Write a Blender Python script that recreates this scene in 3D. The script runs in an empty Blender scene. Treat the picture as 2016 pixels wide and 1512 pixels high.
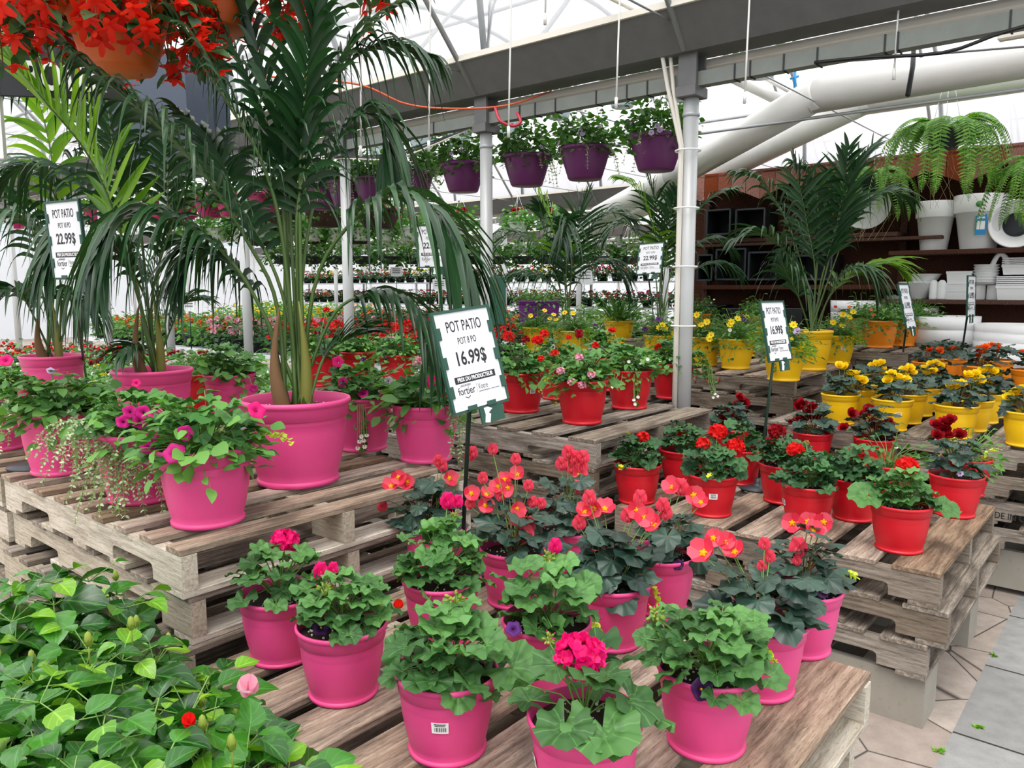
import bpy, math, random
import numpy as np
from math import sin, cos, pi, radians, sqrt, atan2
SC = bpy.context.scene
COL = SC.collection
# ---------------------------------------------------------------- camera
EYE = 1.5
PITCH = radians(7.0)
FPX = 1530.0
cam_d = bpy.data.cameras.new('camera'); cam = bpy.data.objects.new('camera', cam_d); COL.objects.link(cam)
cam.location = (0, 0, EYE); cam.rotation_euler = (pi/2 - PITCH, 0, 0)
cam_d.sensor_fit = 'HORIZONTAL'; cam_d.sensor_width = 36.0; cam_d.lens = 36.0*FPX/2016.0
cam_d.clip_start = 0.05; cam_d.clip_end = 300
SC.camera = cam
# ---------------------------------------------------------------- world: bright overcast sky
W = bpy.data.worlds.new('overcast_sky'); SC.world = W; W.use_nodes = True
nt = W.node_tree; nt.nodes.clear()
wo = nt.nodes.new('ShaderNodeOutputWorld'); bg = nt.nodes.new('ShaderNodeBackground')
tc = nt.nodes.new('ShaderNodeTexCoord'); sp = nt.nodes.new('ShaderNodeSeparateXYZ'); cr = nt.nodes.new('ShaderNodeValToRGB')
nt.links.new(tc.outputs['Generated'], sp.inputs[0]); nt.links.new(sp.outputs['Z'], cr.inputs[0])
cr.color_ramp.elements[0].position = 0.0; cr.color_ramp.elements[0].color = (0.26, 0.28, 0.31, 1)
cr.color_ramp.elements[1].position = 0.55; cr.color_ramp.elements[1].color = (1.0, 1.0, 1.0, 1)
e_ = cr.color_ramp.elements.new(0.2); e_.color = (.80, .84, .90, 1)
nt.links.new(cr.outputs[0], bg.inputs[0]); bg.inputs[1].default_value = 1.6
nt.links.new(bg.outputs[0], wo.inputs[0])
# a high, very soft sun behind the cloud
sd = bpy.data.lights.new('soft_sun', 'SUN'); sd.energy = 2.6; sd.angle = radians(35); sd.color = (1.0, 0.97, 0.92)
so = bpy.data.objects.new('soft_sun', sd); COL.objects.link(so); so.rotation_euler = (radians(24), radians(-10), 0)
SC.view_settings.view_transform = 'Standard'; SC.view_settings.look = 'None'
SC.view_settings.gamma = 1.0; SC.view_settings.use_curve_mapping = False
SC.view_settings.exposure = 0.28

# ---------------------------------------------------------------- frame helpers
AZ = radians(40.0)
D1 = np.array([sin(AZ), cos(AZ), 0.0]); D2 = np.array([-cos(AZ), sin(AZ), 0.0]); ZZ = np.array([0, 0, 1.0])
CF = np.array([0, cos(PITCH), -sin(PITCH)]); CR = np.array([1.0, 0, 0]); CU = np.array([0, sin(PITCH), cos(PITCH)])
CO = np.array([0, 0, EYE])
def ray(x, y): return CF + CR*(x-1008)/FPX - CU*(y-756)/FPX
def onz(x, y, z):                      # point of a horizontal plane seen at a photo pixel
    r = ray(x, y); return CO + r*((z-EYE)/r[2])
def onu(x, y, u):                      # point of the vertical plane u = const
    r = ray(x, y); return CO + r*(u/(r@D1))
def at(x, y, d): return CO + ray(x, y)*d
def W3(u, v, z=0.0): return D1*u + D2*v + ZZ*z
def UV(p): return p@D1, p@D2
RG = np.random.default_rng(7)
def U(a, b): return float(RG.uniform(a, b))

# ---------------------------------------------------------------- materials
def lin(c):
    return tuple((v/12.92 if v <= .04045 else ((v+.055)/1.055)**2.4) for v in [x/255 for x in c])
MATS = {}
def newmat(name):
    m = bpy.data.materials.new(name); m.use_nodes = True; MATS[name] = m
    b = m.node_tree.nodes['Principled BSDF']; return m, m.node_tree, b
def N(t, k, **kw):
    n = t.nodes.new(k)
    for a, b in kw.items(): setattr(n, a, b)
    return n
def mixc(t, fac, a, b, bt='MIX'):
    m = N(t, 'ShaderNodeMix', data_type='RGBA', blend_type=bt)
    for i, v in ((0, fac), (6, a), (7, b)):
        if hasattr(v, 'is_output') or isinstance(v, bpy.types.NodeSocket): t.links.new(v, m.inputs[i])
        elif i == 0: m.inputs[0].default_value = v
        else: m.inputs[i].default_value = (*v[:3], 1)
    return m.outputs[2]
def ramp(t, src, stops):
    r = N(t, 'ShaderNodeValToRGB'); t.links.new(src, r.inputs[0]); e = r.color_ramp.elements
    while len(e) < len(stops): e.new(0.5)
    for i, (p, c) in enumerate(stops):
        e[i].position = p; e[i].color = (*c[:3], 1) if not np.isscalar(c) else (c, c, c, 1)
    return r.outputs[0]
def noise(t, scale, detail=3, co=None, vec=None, rough=.55):
    n = N(t, 'ShaderNodeTexNoise'); n.inputs['Scale'].default_value = scale; n.inputs['Detail'].default_value = detail
    n.inputs['Roughness'].default_value = rough
    c = N(t, 'ShaderNodeTexCoord')
    src = c.outputs[co or 'Object']
    if vec is not None:
        mp = N(t, 'ShaderNodeMapping'); mp.inputs['Scale'].default_value = vec; t.links.new(src, mp.inputs[0]); src = mp.outputs[0]
    t.links.new(src, n.inputs['Vector']); return n.outputs['Fac']
def bump(t, b, h, s=.3, d=.01):
    n = N(t, 'ShaderNodeBump'); n.inputs['Strength'].default_value = s; n.inputs['Distance'].default_value = d
    t.links.new(h, n.inputs['Height']); t.links.new(n.outputs[0], b.inputs['Normal'])
def plain(name, rgb, rough=.5, metal=0, var=.0, spec=.5, dirt=0):
    m, t, b = newmat(name); c = lin(rgb)
    b.inputs['Base Color'].default_value = (*c, 1); b.inputs['Roughness'].default_value = rough; b.inputs['Metallic'].default_value = metal
    b.inputs['Specular IOR Level'].default_value = spec
    if var or dirt:
        f = noise(t, 9, 4)
        d = tuple(x*(1-var) for x in c); l = tuple(min(1, x*(1+var)) for x in c)
        o = mixc(t, f, d, l)
        if dirt:
            g = noise(t, 60, 2); g = ramp(t, g, [(.62, 0.0), (.75, dirt)]); o = mixc(t, g, o, lin((120, 105, 90)))
        t.links.new(o, b.inputs['Base Color'])
    return m
def leafmat(name, dark, light, rough=.42, trans=.28, vein=None, zone=False, spec=.45):
    """foliage: colour varies from leaf to leaf; part of the light passes through"""
    m, t, b = newmat(name)
    g = N(t, 'ShaderNodeNewGeometry')
    o = mixc(t, g.outputs['Random Per Island'], lin(dark), lin(light))
    oi = N(t, 'ShaderNodeObjectInfo')
    hs = N(t, 'ShaderNodeHueSaturation'); mr = N(t, 'ShaderNodeMapRange'); t.links.new(oi.outputs['Random'], mr.inputs[0])
    mr.inputs[3].default_value = .85; mr.inputs[4].default_value = 1.15; t.links.new(mr.outputs[0], hs.inputs['Value'])
    t.links.new(o, hs.inputs['Color']); o = hs.outputs[0]
    if vein:
        uv = N(t, 'ShaderNodeUVMap'); s = N(t, 'ShaderNodeSeparateXYZ'); t.links.new(uv.outputs[0], s.inputs[0])
        if vein == 'fan':       # u = angle (0..1), v = radius
            a = N(t, 'ShaderNodeMath', operation='MULTIPLY'); t.links.new(s.outputs[0], a.inputs[0]); a.inputs[1].default_value = 7*pi
            c = N(t, 'ShaderNodeMath', operation='COSINE'); t.links.new(a.outputs[0], c.inputs[0])
            c2 = N(t, 'ShaderNodeMath', operation='ABSOLUTE'); t.links.new(c.outputs[0], c2.inputs[0])
            k = N(t, 'ShaderNodeMath', operation='MULTIPLY'); t.links.new(c2.outputs[0], k.inputs[0]); t.links.new(s.outputs[1], k.inputs[1])
            f = ramp(t, k.outputs[0], [(0.0, .28), (.10, 0.0)])
        else:                   # u across (-.5...5)+.5, v along
            a = N(t, 'ShaderNodeMath', operation='SUBTRACT'); t.links.new(s.outputs[0], a.inputs[0]); a.inputs[1].default_value = .5
            ab = N(t, 'ShaderNodeMath', operation='ABSOLUTE'); t.links.new(a.outputs[0], ab.inputs[0])
            f1 = ramp(t, ab.outputs[0], [(0.0, .6), (.05, 0.0)])
            sb = N(t, 'ShaderNodeMath', operation='SUBTRACT'); t.links.new(s.outputs[1], sb.inputs[0]); t.links.new(ab.outputs[0], sb.inputs[1])
            ml = N(t, 'ShaderNodeMath', operation='MULTIPLY'); t.links.new(sb.outputs[0], ml.inputs[0]); ml.inputs[1].default_value = 22
            sn = N(t, 'ShaderNodeMath', operation='SINE'); t.links.new(ml.outputs[0], sn.inputs[0])
            f2 = ramp(t, sn.outputs[0], [(.8, 0.0), (1.0, .25)])
            mx = N(t, 'ShaderNodeMath', operation='MAXIMUM'); t.links.new(f1, mx.inputs[0]); t.links.new(f2, mx.inputs[1]); f = mx.outputs[0]
        lv = tuple(min(1, x*1.7+.03) for x in lin(light))
        o = mixc(t, f, o, lv)
        if zone:
            z = ramp(t, s.outputs[1], [(.3, 0.0), (.45, .35), (.6, 0.0)])
            o = mixc(t, z, o, tuple(x*.45 for x in lin(dark)))
    t.links.new(o, b.inputs['Base Color']); b.inputs['Roughness'].default_value = rough; b.inputs['Specular IOR Level'].default_value = spec
    tr = N(t, 'ShaderNodeBsdfTranslucent'); mx = N(t, 'ShaderNodeMixShader'); mx.inputs[0].default_value = trans
    br = mixc(t, 1.0, o, (1.5, 1.7, .6), 'MULTIPLY'); t.links.new(br, tr.inputs[0])
    out = t.nodes['Material Output']; t.links.new(b.outputs[0], mx.inputs[1]); t.links.new(tr.outputs[0], mx.inputs[2]); t.links.new(mx.outputs[0], out.inputs[0])
    return m
def petal(name, dark, light, trans=.3, rough=.5):
    m, t, b = newmat(name); g = N(t, 'ShaderNodeNewGeometry')
    o = mixc(t, g.outputs['Random Per Island'], lin(dark), lin(light)); t.links.new(o, b.inputs['Base Color'])
    b.inputs['Roughness'].default_value = rough; b.inputs['Specular IOR Level'].default_value = .25
    tr = N(t, 'ShaderNodeBsdfTranslucent'); t.links.new(o, tr.inputs[0]); mx = N(t, 'ShaderNodeMixShader'); mx.inputs[0].default_value = trans
    out = t.nodes['Material Output']; t.links.new(b.outputs[0], mx.inputs[1]); t.links.new(tr.outputs[0], mx.inputs[2]); t.links.new(mx.outputs[0], out.inputs[0])
    return m
def woodmat(name, dark, mid, light, stain=.5, ring=60):
    m, t, b = newmat(name)
    f = noise(t, 6, 6, vec=(1.2, 16, 16), rough=.65)
    o = ramp(t, f, [(.3, lin(dark)), (.5, lin(mid)), (.72, lin(light))])
    g = noise(t, 5, 5, vec=(1.0, 3.0, 3.0)); g = ramp(t, g, [(.52, 0.0), (.66, stain)])
    o = mixc(t, g, o, lin((62, 52, 46)))
    oi = N(t, 'ShaderNodeObjectInfo'); hs = N(t, 'ShaderNodeHueSaturation'); mr = N(t, 'ShaderNodeMapRange'); t.links.new(oi.outputs['Random'], mr.inputs[0])
    mr.inputs[3].default_value = .72; mr.inputs[4].default_value = 1.2; t.links.new(mr.outputs[0], hs.inputs['Value'])
    mr2 = N(t, 'ShaderNodeMapRange'); t.links.new(oi.outputs['Random'], mr2.inputs[0]); mr2.inputs[3].default_value = 1.1; mr2.inputs[4].default_value = .7
    t.links.new(mr2.outputs[0], hs.inputs['Saturation'])
    t.links.new(o, hs.inputs['Color'])
    k = noise(t, 3.0, 2, vec=(60, 900, 900)); k = noise(t, 45, 3, vec=(1, 14, 14)); k2 = ramp(t, k, [(.30, .7), (.42, 0.0)])
    o = mixc(t, k2, hs.outputs[0], lin((48, 40, 34)))
    t.links.new(o, b.inputs['Base Color']); b.inputs['Roughness'].default_value = .85; b.inputs['Specular IOR Level'].default_value = .2
    bump(t, b, f, .5, .004); return m

M_WOOD = woodmat('weathered_pallet_wood', (100, 80, 64), (158, 135, 114), (194, 172, 148), .5)
M_WOODG = woodmat('grey_pallet_wood', (84, 74, 64), (140, 127, 112), (176, 164, 150), .5)
M_PALE = woodmat('pale_stringer_wood', (150, 136, 116), (196, 184, 164), (222, 212, 196), .25)
M_BROWN = woodmat('stained_brown_wood', (40, 22, 15), (84, 46, 30), (108, 64, 44), .4)
M_CEDAR = woodmat('red_cedar_boards', (90, 42, 26), (140, 74, 50), (164, 92, 64), .15)
M_PINK = plain('pink_plastic', (232, 74, 140), .45, var=.05, dirt=.10)
M_RED = plain('red_plastic', (208, 18, 36), .42, var=.06, dirt=.05)
M_YEL = plain('yellow_plastic', (240, 190, 14), .42, var=.04, dirt=.08)
M_ORA = plain('orange_plastic', (244, 138, 20), .42, var=.04, dirt=.05)
M_PUR = plain('purple_plastic', (98, 36, 92), .38, var=.05)
M_PUR2 = plain('violet_plastic', (112, 44, 128), .4)
M_MAG = plain('magenta_plastic', (178, 20, 98), .4, var=.05)
M_WHT = plain('white_plastic', (240, 240, 240), .4, var=.02)
M_OFFW = plain('pale_blue_white_plastic', (205, 222, 232), .4, var=.02)
M_BLK = plain('black_plastic', (22, 24, 26), .4)
M_BLK2 = plain('dark_grey_plastic', (52, 56, 62), .45)
M_TERRA = plain('burnt_orange_plastic', (205, 98, 30), .45, var=.05)
M_SOIL = plain('potting_soil', (46, 34, 27), .95, var=.5)
M_PERL = plain('perlite', (235, 232, 225), .8)
M_GALV = plain('galvanised_steel', (176, 180, 182), .42, .35, var=.12)
M_GUT = plain('dull_gutter_steel', (112, 112, 112), .6, .3, var=.25, dirt=.3)
M_BEAM = plain('weathered_square_tube', (132, 136, 130), .6, .25, var=.2, dirt=.3)
M_PIPE = plain('grey_painted_pipe', (182, 184, 184), .4, .1, var=.06)
M_CREAM = plain('cream_pvc', (226, 220, 208), .45, var=.03)
M_DUCT = plain('white_film_duct', (226, 224, 220), .28, var=.05)
M_CONC = plain('concrete_block', (152, 147, 136), .92, var=.18, dirt=.4)
M_GREEN = plain('dark_green_plastic', (38, 82, 66), .4, var=.06)
M_POLE = plain('dark_green_metal', (36, 62, 52), .4, .2)
M_CARD = plain('sign_card', (240, 241, 245), .35)
M_INK = plain('printed_ink', (38, 38, 42), .5)
M_GREYINK = plain('grey_print', (120, 120, 124), .5)
M_PAPER = plain('white_sticker', (246, 246, 246), .4)
M_BLUE = plain('blue_label', (30, 140, 200), .4)
M_LOGO = plain('green_label', (70, 140, 70), .5)
M_WIRE = plain('hanger_plastic', (232, 232, 230), .4)
M_HOSE = plain('clear_hose', (225, 225, 220), .3)
M_CORD = plain('orange_cable', (214, 96, 58), .5)
M_WICK = plain('brown_wicker', (62, 40, 32), .7, var=.4)
M_NAVY = plain('dark_blue_grey_paint', (72, 82, 98), .38, var=.05)
M_PAINT = plain('red_spray_paint', (176, 70, 74), .8)
M_TABLE = plain('white_bench_plastic', (222, 226, 230), .5, var=.04)
M_CURT = plain('white_wall_sheet', (226, 231, 236), .5, var=.02)
M_ROOT = plain('dry_root', (196, 172, 130), .8)

L_GER = leafmat('geranium_leaf', (48, 88, 42), (96, 146, 76), .5, .16, 'fan', True, .35)
L_GERD = leafmat('dark_geranium_leaf', (34, 70, 40), (70, 116, 66), .5, .14, 'fan', True, .35)
L_BEG = leafmat('begonia_leaf', (30, 52, 44), (64, 92, 76), .38, .12, 'fan', False, .5)
L_HIB = leafmat('hibiscus_leaf', (20, 68, 18), (62, 124, 34), .26, .12, 'mid', False, .5)
L_HIBY = leafmat('young_hibiscus_leaf', (76, 140, 32), (134, 180, 46), .30, .2, 'mid', False, .5)
L_PET = leafmat('petunia_leaf', (58, 112, 48), (112, 162, 76), .5, .25)
L_LIME = leafmat('lime_creeping_leaf', (164, 190, 40), (212, 222, 80), .45, .3)
L_SILV = leafmat('silver_trailing_leaf', (138, 160, 120), (196, 210, 172), .6, .2)
L_PALM = leafmat('palm_leaf', (18, 50, 26), (46, 88, 46), .36, .16, None, False, .55)
L_PALML = leafmat('bright_palm_leaf', (70, 118, 24), (128, 168, 40), .36, .35, None, False, .5)
L_FERN = leafmat('fern_leaf', (60, 112, 30), (124, 174, 58), .5, .25)
L_FINE = leafmat('fine_green_foliage', (96, 158, 36), (150, 196, 60), .5, .3)
L_MARI = leafmat('mid_green_foliage', (48, 92, 36), (90, 140, 58), .5, .25)
L_STEM = leafmat('green_stem', (88, 132, 52), (130, 166, 84), .5, .05)
L_STEMB = leafmat('reddish_stem', (120, 84, 54), (140, 110, 64), .5, .05)
L_TRUNK = leafmat('palm_stem', (44, 72, 34), (86, 112, 48), .45, .0)
L_SHEATH = leafmat('yellowing_palm_sheath', (104, 110, 44), (150, 146, 66), .5, .1)
L_BARK = leafmat('dry_palm_sheath', (92, 66, 44), (130, 98, 62), .8, .0)
P_RED = petal('scarlet_petal', (214, 18, 22), (244, 44, 40))
P_DRED = petal('dark_red_petal', (120, 8, 22), (186, 18, 34))
P_PINK = petal('hot_pink_petal', (222, 10, 110), (250, 36, 132))
P_MAG = petal('magenta_petal', (176, 8, 110), (222, 30, 140))
P_CORAL = petal('coral_petal', (226, 42, 76), (248, 106, 126))
P_YEL = petal('yellow_petal', (248, 208, 16), (255, 238, 50))
P_ORA = petal('orange_petal', (240, 84, 30), (250, 130, 40))
P_WHT = petal('white_petal', (236, 234, 228), (252, 250, 246))
P_PUR = petal('violet_petal', (70, 24, 96), (108, 44, 142))
P_DPUR = petal('blackish_purple_petal', (40, 10, 52), (64, 18, 80))
P_LIL = petal('lilac_petal', (190, 160, 206), (222, 200, 232))
P_LPK = petal('pink_and_white_petal', (226, 110, 150), (250, 216, 226))
P_BUD = petal('green_bud', (130, 160, 60), (176, 190, 90))
P_CENT = petal('yellow_centre', (244, 190, 10), (252, 214, 40))
P_HBEG = petal('orange_red_petal', (232, 34, 20), (252, 66, 40), .35)

# ---------------------------------------------------------------- mesh pieces
class T:
    """a piece of mesh: vertices, polygon loops, sizes, uv per vertex, material slot per face"""
    __slots__ = ('v', 'l', 's', 'uv', 'm')
    def __init__(s, v, faces=None, uv=None, m=0, l=None, sz=None):
        s.v = np.asarray(v, float).reshape(-1, 3)
        if faces is not None:
            s.l = np.array([i for f in faces for i in f], int); s.s = np.array([len(f) for f in faces], int)
        else: s.l = l; s.s = sz
        s.uv = np.zeros((len(s.v), 2)) if uv is None else np.asarray(uv, float)
        s.m = np.full(len(s.s), m, int) if np.isscalar(m) else m
    def x(s, M=None, t=None, sc=1.0, m=None):
        v = s.v*sc
        if M is not None: v = v@np.asarray(M).T
        if t is not None: v = v+np.asarray(t)
        return T(v, None, s.uv, s.m if m is None else np.full(len(s.s), m, int), s.l, s.s)
def cat(ts):
    ts = list(ts); off = np.cumsum([0]+[len(t.v) for t in ts[:-1]])
    return T(np.concatenate([t.v for t in ts]), None, np.concatenate([t.uv for t in ts]), np.concatenate([t.m for t in ts]),
             np.concatenate([t.l+o for t, o in zip(ts, off)]), np.concatenate([t.s for t in ts]))
def mesh(name, ts, mats, smooth=True):
    t = cat(ts) if isinstance(ts, (list, tuple)) else ts
    me = bpy.data.meshes.new(name)
    me.vertices.add(len(t.v)); me.vertices.foreach_set('co', t.v.astype(np.float32).ravel())
    me.loops.add(len(t.l)); me.loops.foreach_set('vertex_index', t.l.astype(np.int32))
    me.polygons.add(len(t.s)); st = np.concatenate([[0], np.cumsum(t.s)[:-1]]).astype(np.int32)
    me.polygons.foreach_set('loop_start', st)
    me.polygons.foreach_set('material_index', t.m.astype(np.int32))
    me.polygons.foreach_set('use_smooth', np.full(len(t.s), smooth))
    u = me.uv_layers.new(name='UVMap'); u.data.foreach_set('uv', t.uv[t.l].astype(np.float32).ravel())
    for m in (mats if isinstance(mats, (list, tuple)) else [mats]): me.materials.append(m)
    me.update(calc_edges=True); return me
def put(name, me, parent=None, loc=None, M=None):
    o = bpy.data.objects.new(name, me); COL.objects.link(o)
    if parent is not None: o.parent = parent
    if loc is not None: o.location = loc
    if M is not None:
        from mathutils import Matrix
        o.rotation_euler = Matrix([list(r) for r in np.asarray(M)]).to_euler()
    return o
def obj(name, ts, mats, parent=None, smooth=True, loc=None, M=None): return put(name, mesh(name, ts, mats, smooth), parent, loc, M)
def tag(o, label, cat_, group=None, kind=None):
    if label: o['label'] = label
    if cat_: o['category'] = cat_
    if group: o['group'] = group
    if kind: o['kind'] = kind
    return o
def root(name, loc, label, cat_, group=None, rz=0.0):
    e = bpy.data.objects.new(name, None); COL.objects.link(e); e.location = loc; e.rotation_euler = (0, 0, rz); e.empty_display_size = .05
    return tag(e, label, cat_, group)
def struct(o): o['kind'] = 'structure'; return o
def kids(o, _c={}):
    return [c for c in ALLCH.get(o.name, [])]
def copy_thing(src, parts, loc, label, group=None, rz=0.0, sc=1.0, swap=None):
    """copy of a thing and each of its parts; parts = [(object, [sub-objects])]"""
    r = src.copy(); COL.objects.link(r); r.location = loc; r.rotation_euler = (0, 0, rz); r.scale = (sc, sc, sc)
    r['label'] = label
    if group: r['group'] = group
    for p, subs in parts:
        c = p.copy(); COL.objects.link(c); c.parent = r
        for q in subs:
            d = q.copy(); COL.objects.link(d); d.parent = c
    return r
def rot(ax, a):
    ax = np.asarray(ax, float); ax = ax/np.linalg.norm(ax); x, y, z = ax; c, s = cos(a), sin(a); C = 1-c
    return np.array([[c+x*x*C, x*y*C-z*s, x*z*C+y*s], [y*x*C+z*s, c+y*y*C, y*z*C-x*s], [z*x*C-y*s, z*y*C+x*s, c+z*z*C]])
def nrm(v): v = np.asarray(v, float); return v/(np.linalg.norm(v)+1e-12)
def frame(d, n):                       # y along d, z close to n
    y = nrm(d); x = np.cross(y, n); x = nrm(x) if np.linalg.norm(x) > 1e-6 else nrm(np.cross(y, [1, .1, 0])); z = np.cross(x, y)
    return np.stack([x, y, z], 1)
def box(x0, y0, z0, x1, y1, z1, m=0, bev=0.0):
    if bev <= 0:
        v = [(x0, y0, z0), (x1, y0, z0), (x1, y1, z0), (x0, y1, z0), (x0, y0, z1), (x1, y0, z1), (x1, y1, z1), (x0, y1, z1)]
        return T(v, [(0, 3, 2, 1), (4, 5, 6, 7), (0, 1, 5, 4), (1, 2, 6, 5), (2, 3, 7, 6), (3, 0, 4, 7)], m=m)
    b = bev; v = []; f = []
    for z, i in ((z0, b), (z0+b, 0), (z1-b, 0), (z1, b)):
        v += [(x0+i, y0+i, z), (x1-i, y0+i, z), (x1-i, y1-i, z), (x0+i, y1-i, z)]
    f.append((3, 2, 1, 0)); f.append((12, 13, 14, 15))
    for k in range(3):
        for j in range(4):
            a = k*4+j; c = k*4+(j+1) % 4; f.append((a, c, c+4, a+4))
    return T(v, f, m=m)
def lathe(prof, n=40, m=0, ox=1.0, close=False):
    k = len(prof); v = []; f = []; uv = []
    for i, (r, z) in enumerate(prof):
        for j in range(n):
            a = 2*pi*j/n; v.append((r*cos(a)*ox, r*sin(a), z)); uv.append((j/n, i/k))
    for i in range(k-1):
        for j in range(n):
            a = i*n+j; b = i*n+(j+1) % n; f.append((a, b, b+n, a+n))
    if close: f.append(tuple(range(n-1, -1, -1)))
    return T(v, f, uv, m)
def tube(pts, r, n=6, m=0, cap=True):
    pts = [np.asarray(p, float) for p in pts]; k = len(pts); rr = [r]*k if np.isscalar(r) else list(r)
    v = []; f = []; uv = []
    ref = np.array([0.12, .2, 1.0]); d0 = pts[-1]-pts[0]
    if abs(nrm(d0)@nrm(ref)) > .9: ref = np.array([1.0, .1, 0])
    for i, p in enumerate(pts):
        d = nrm(pts[min(i+1, k-1)]-pts[max(i-1, 0)]); a = nrm(np.cross(d, ref)); b = np.cross(a, d)
        for j in range(n):
            t = 2*pi*j/n; v.append(p+rr[i]*(a*cos(t)+b*sin(t))); uv.append((j/n, i/k))
    for i in range(k-1):
        for j in range(n):
            a = i*n+j; b = i*n+(j+1) % n; f.append((a, a+n, b+n, b))
    if cap: f.append(tuple(range(n))); f.append(tuple(range((k-1)*n+n-1, (k-1)*n-1, -1)))
    return T(v, f, uv, m)
def bez(ps, n):
    """Catmull-Rom curve through the points"""
    ps = [np.asarray(p, float) for p in ps]
    P = [2*ps[0]-ps[1]]+ps+[2*ps[-1]-ps[-2]]; out = []
    seg = len(ps)-1
    for i in range(n+1):
        t = i/n*seg; k = min(int(t), seg-1); u = t-k; a, b, c, d = P[k:k+4]
        out.append(.5*((2*b)+(c-a)*u+(2*a-5*b+4*c-d)*u*u+(3*b-a-3*c+d)*u**3))
    return out
def grid(fn, nu, nv, m=0):
    v = []; uv = []; f = []
    for i in range(nu+1):
        for j in range(nv+1):
            p, q = fn(i/nu, j/nv); v.append(p); uv.append(q)
    for i in range(nu):
        for j in range(nv):
            a = i*(nv+1)+j; f.append((a, a+1, a+nv+2, a+nv+1))
    return T(v, f, uv, m)
# ---- leaf shapes: base at the origin, pointing +y, face +z, about 1 long
def leaf_ger(seed, seg=36):
    r = np.random.default_rng(seed); v = [(0, 0, -.05)]; uv = [(.5, 0)]; f = []; rings = (.33, .68, 1.0); ph = r.uniform(0, 6)
    for k, rr in enumerate(rings):
        for j in range(seg+1):
            u = j/seg; th = (u-.5)*2*radians(158)
            L = 1.07+.055*cos(7*th)+(.025*(1 if j % 2 else -1) if k == 2 else 0)+(.03*r.uniform(-1, 1) if k == 2 else 0)
            R = .5*rr*L; z = .13*rr**1.5*sin(7*th+ph)*(.7+.3*sin(3*th))+.26*rr*rr-.20*rr**3.5
            v.append((R*sin(th), R*cos(th), z*.8)); uv.append((u, rr))
    n = seg+1
    for j in range(seg): f.append((0, 1+j+1, 1+j))
    for k in range(2):
        for j in range(seg): a = 1+k*n+j; f.append((a, a+1, a+1+n, a+n))
    return T(v, f, uv)
def leaf_beg(seed, seg=22):
    r = np.random.default_rng(seed); v = [(0, 0, 0)]; uv = [(.5, 0)]; f = []
    for k, rr in enumerate((.35, .7, 1.0)):
        for j in range(seg+1):
            u = j/seg; th = (u-.5)*2*radians(165)
            tip = .17*math.exp(-(th/.30)**2); L = .50+tip+.05*sin(th)+(.05*(1 if j % 2 else -1)*.5 if k == 2 else 0)+.03*cos(6*th)
            R = rr*L; z = -.06*rr*rr+.06*rr*cos(7*th)-.07*rr**3*max(0, cos(th))
            v.append((R*sin(th), R*cos(th), z)); uv.append((u, rr))
    n = seg+1
    for j in range(seg): f.append((0, 1+j+1, 1+j))
    for k in range(2):
        for j in range(seg): a = 1+k*n+j; f.append((a, a+1, a+1+n, a+n))
    return T(v, f, uv)
def leaf_ov(seed, w=.32, n=8, cup=.10, droop=.25, ser=.0, k=4):
    r = np.random.default_rng(seed); tw = r.uniform(-.12, .12)
    def fn(a, b):
        y = a; s = (b-.5)*2
        wd = w*(sin(pi*min(1, a**.8))**.75)*(1+ser*(1 if int(a*n) % 2 else -1)) if 0 < a < 1 else .004
        return (s*wd+tw*a*a*.6, y, cup*abs(s)*wd/w-droop*y*y+.02*sin(9*a)*s), (b, a)
    return grid(fn, n, k)
def leaf_blade(n=5, w=.06, droop=.35):
    def fn(a, b):
        s = (b-.5)*2; wd = w*min(1, 4*a+.35)*(1-a**2.2)+.001
        return (s*wd, a, -droop*a*a+.3*wd*abs(s)), (b, a)
    return grid(fn, n, 2)
GER = [leaf_ger(i) for i in range(6)]; GERL = [leaf_ger(i+10, 14) for i in range(3)]
BEG = [leaf_beg(i) for i in range(5)]; BEGL = [leaf_beg(i+9, 12) for i in range(3)]
HIB = [leaf_ov(i, .40, 10, .12, .18+.14*(i % 3), .03, 4) for i in range(6)]
OV = [leaf_ov(i, .26, 4, .08, .2, 0, 2) for i in range(4)]
OVL = [leaf_ov(i, .30, 2, .06, .2, 0, 2) for i in range(3)]
ROUND = [leaf_ov(i, .46, 4, .05, .1, 0, 2) for i in range(3)]
def petal_t(w=.5, cup=.25, n=3, notch=0):
    def fn(a, b):
        s = (b-.5)*2; wd = w*sin(pi*min(.93, .12+.80*a))**.7
        return (s*wd, a*(1-notch*(1-abs(s))*(a > .9)), cup*a*a+.12*cup*s*s), (b, a)
    return grid(fn, n, 3)
PET = petal_t(.46, .22); PETR = petal_t(.58, .35); PETS = petal_t(.4, .1, 2)
BALL = lathe([(.0001, -.5), (.35, -.36), (.5, 0), (.35, .36), (.0001, .5)], 7)
def scatter_dir(rng, lo=0.0, hi=1.0):
    z = rng.uniform(lo, hi); a = rng.uniform(0, 2*pi); s = sqrt(max(0, 1-z*z)); return np.array([s*cos(a), s*sin(a), z])
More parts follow.
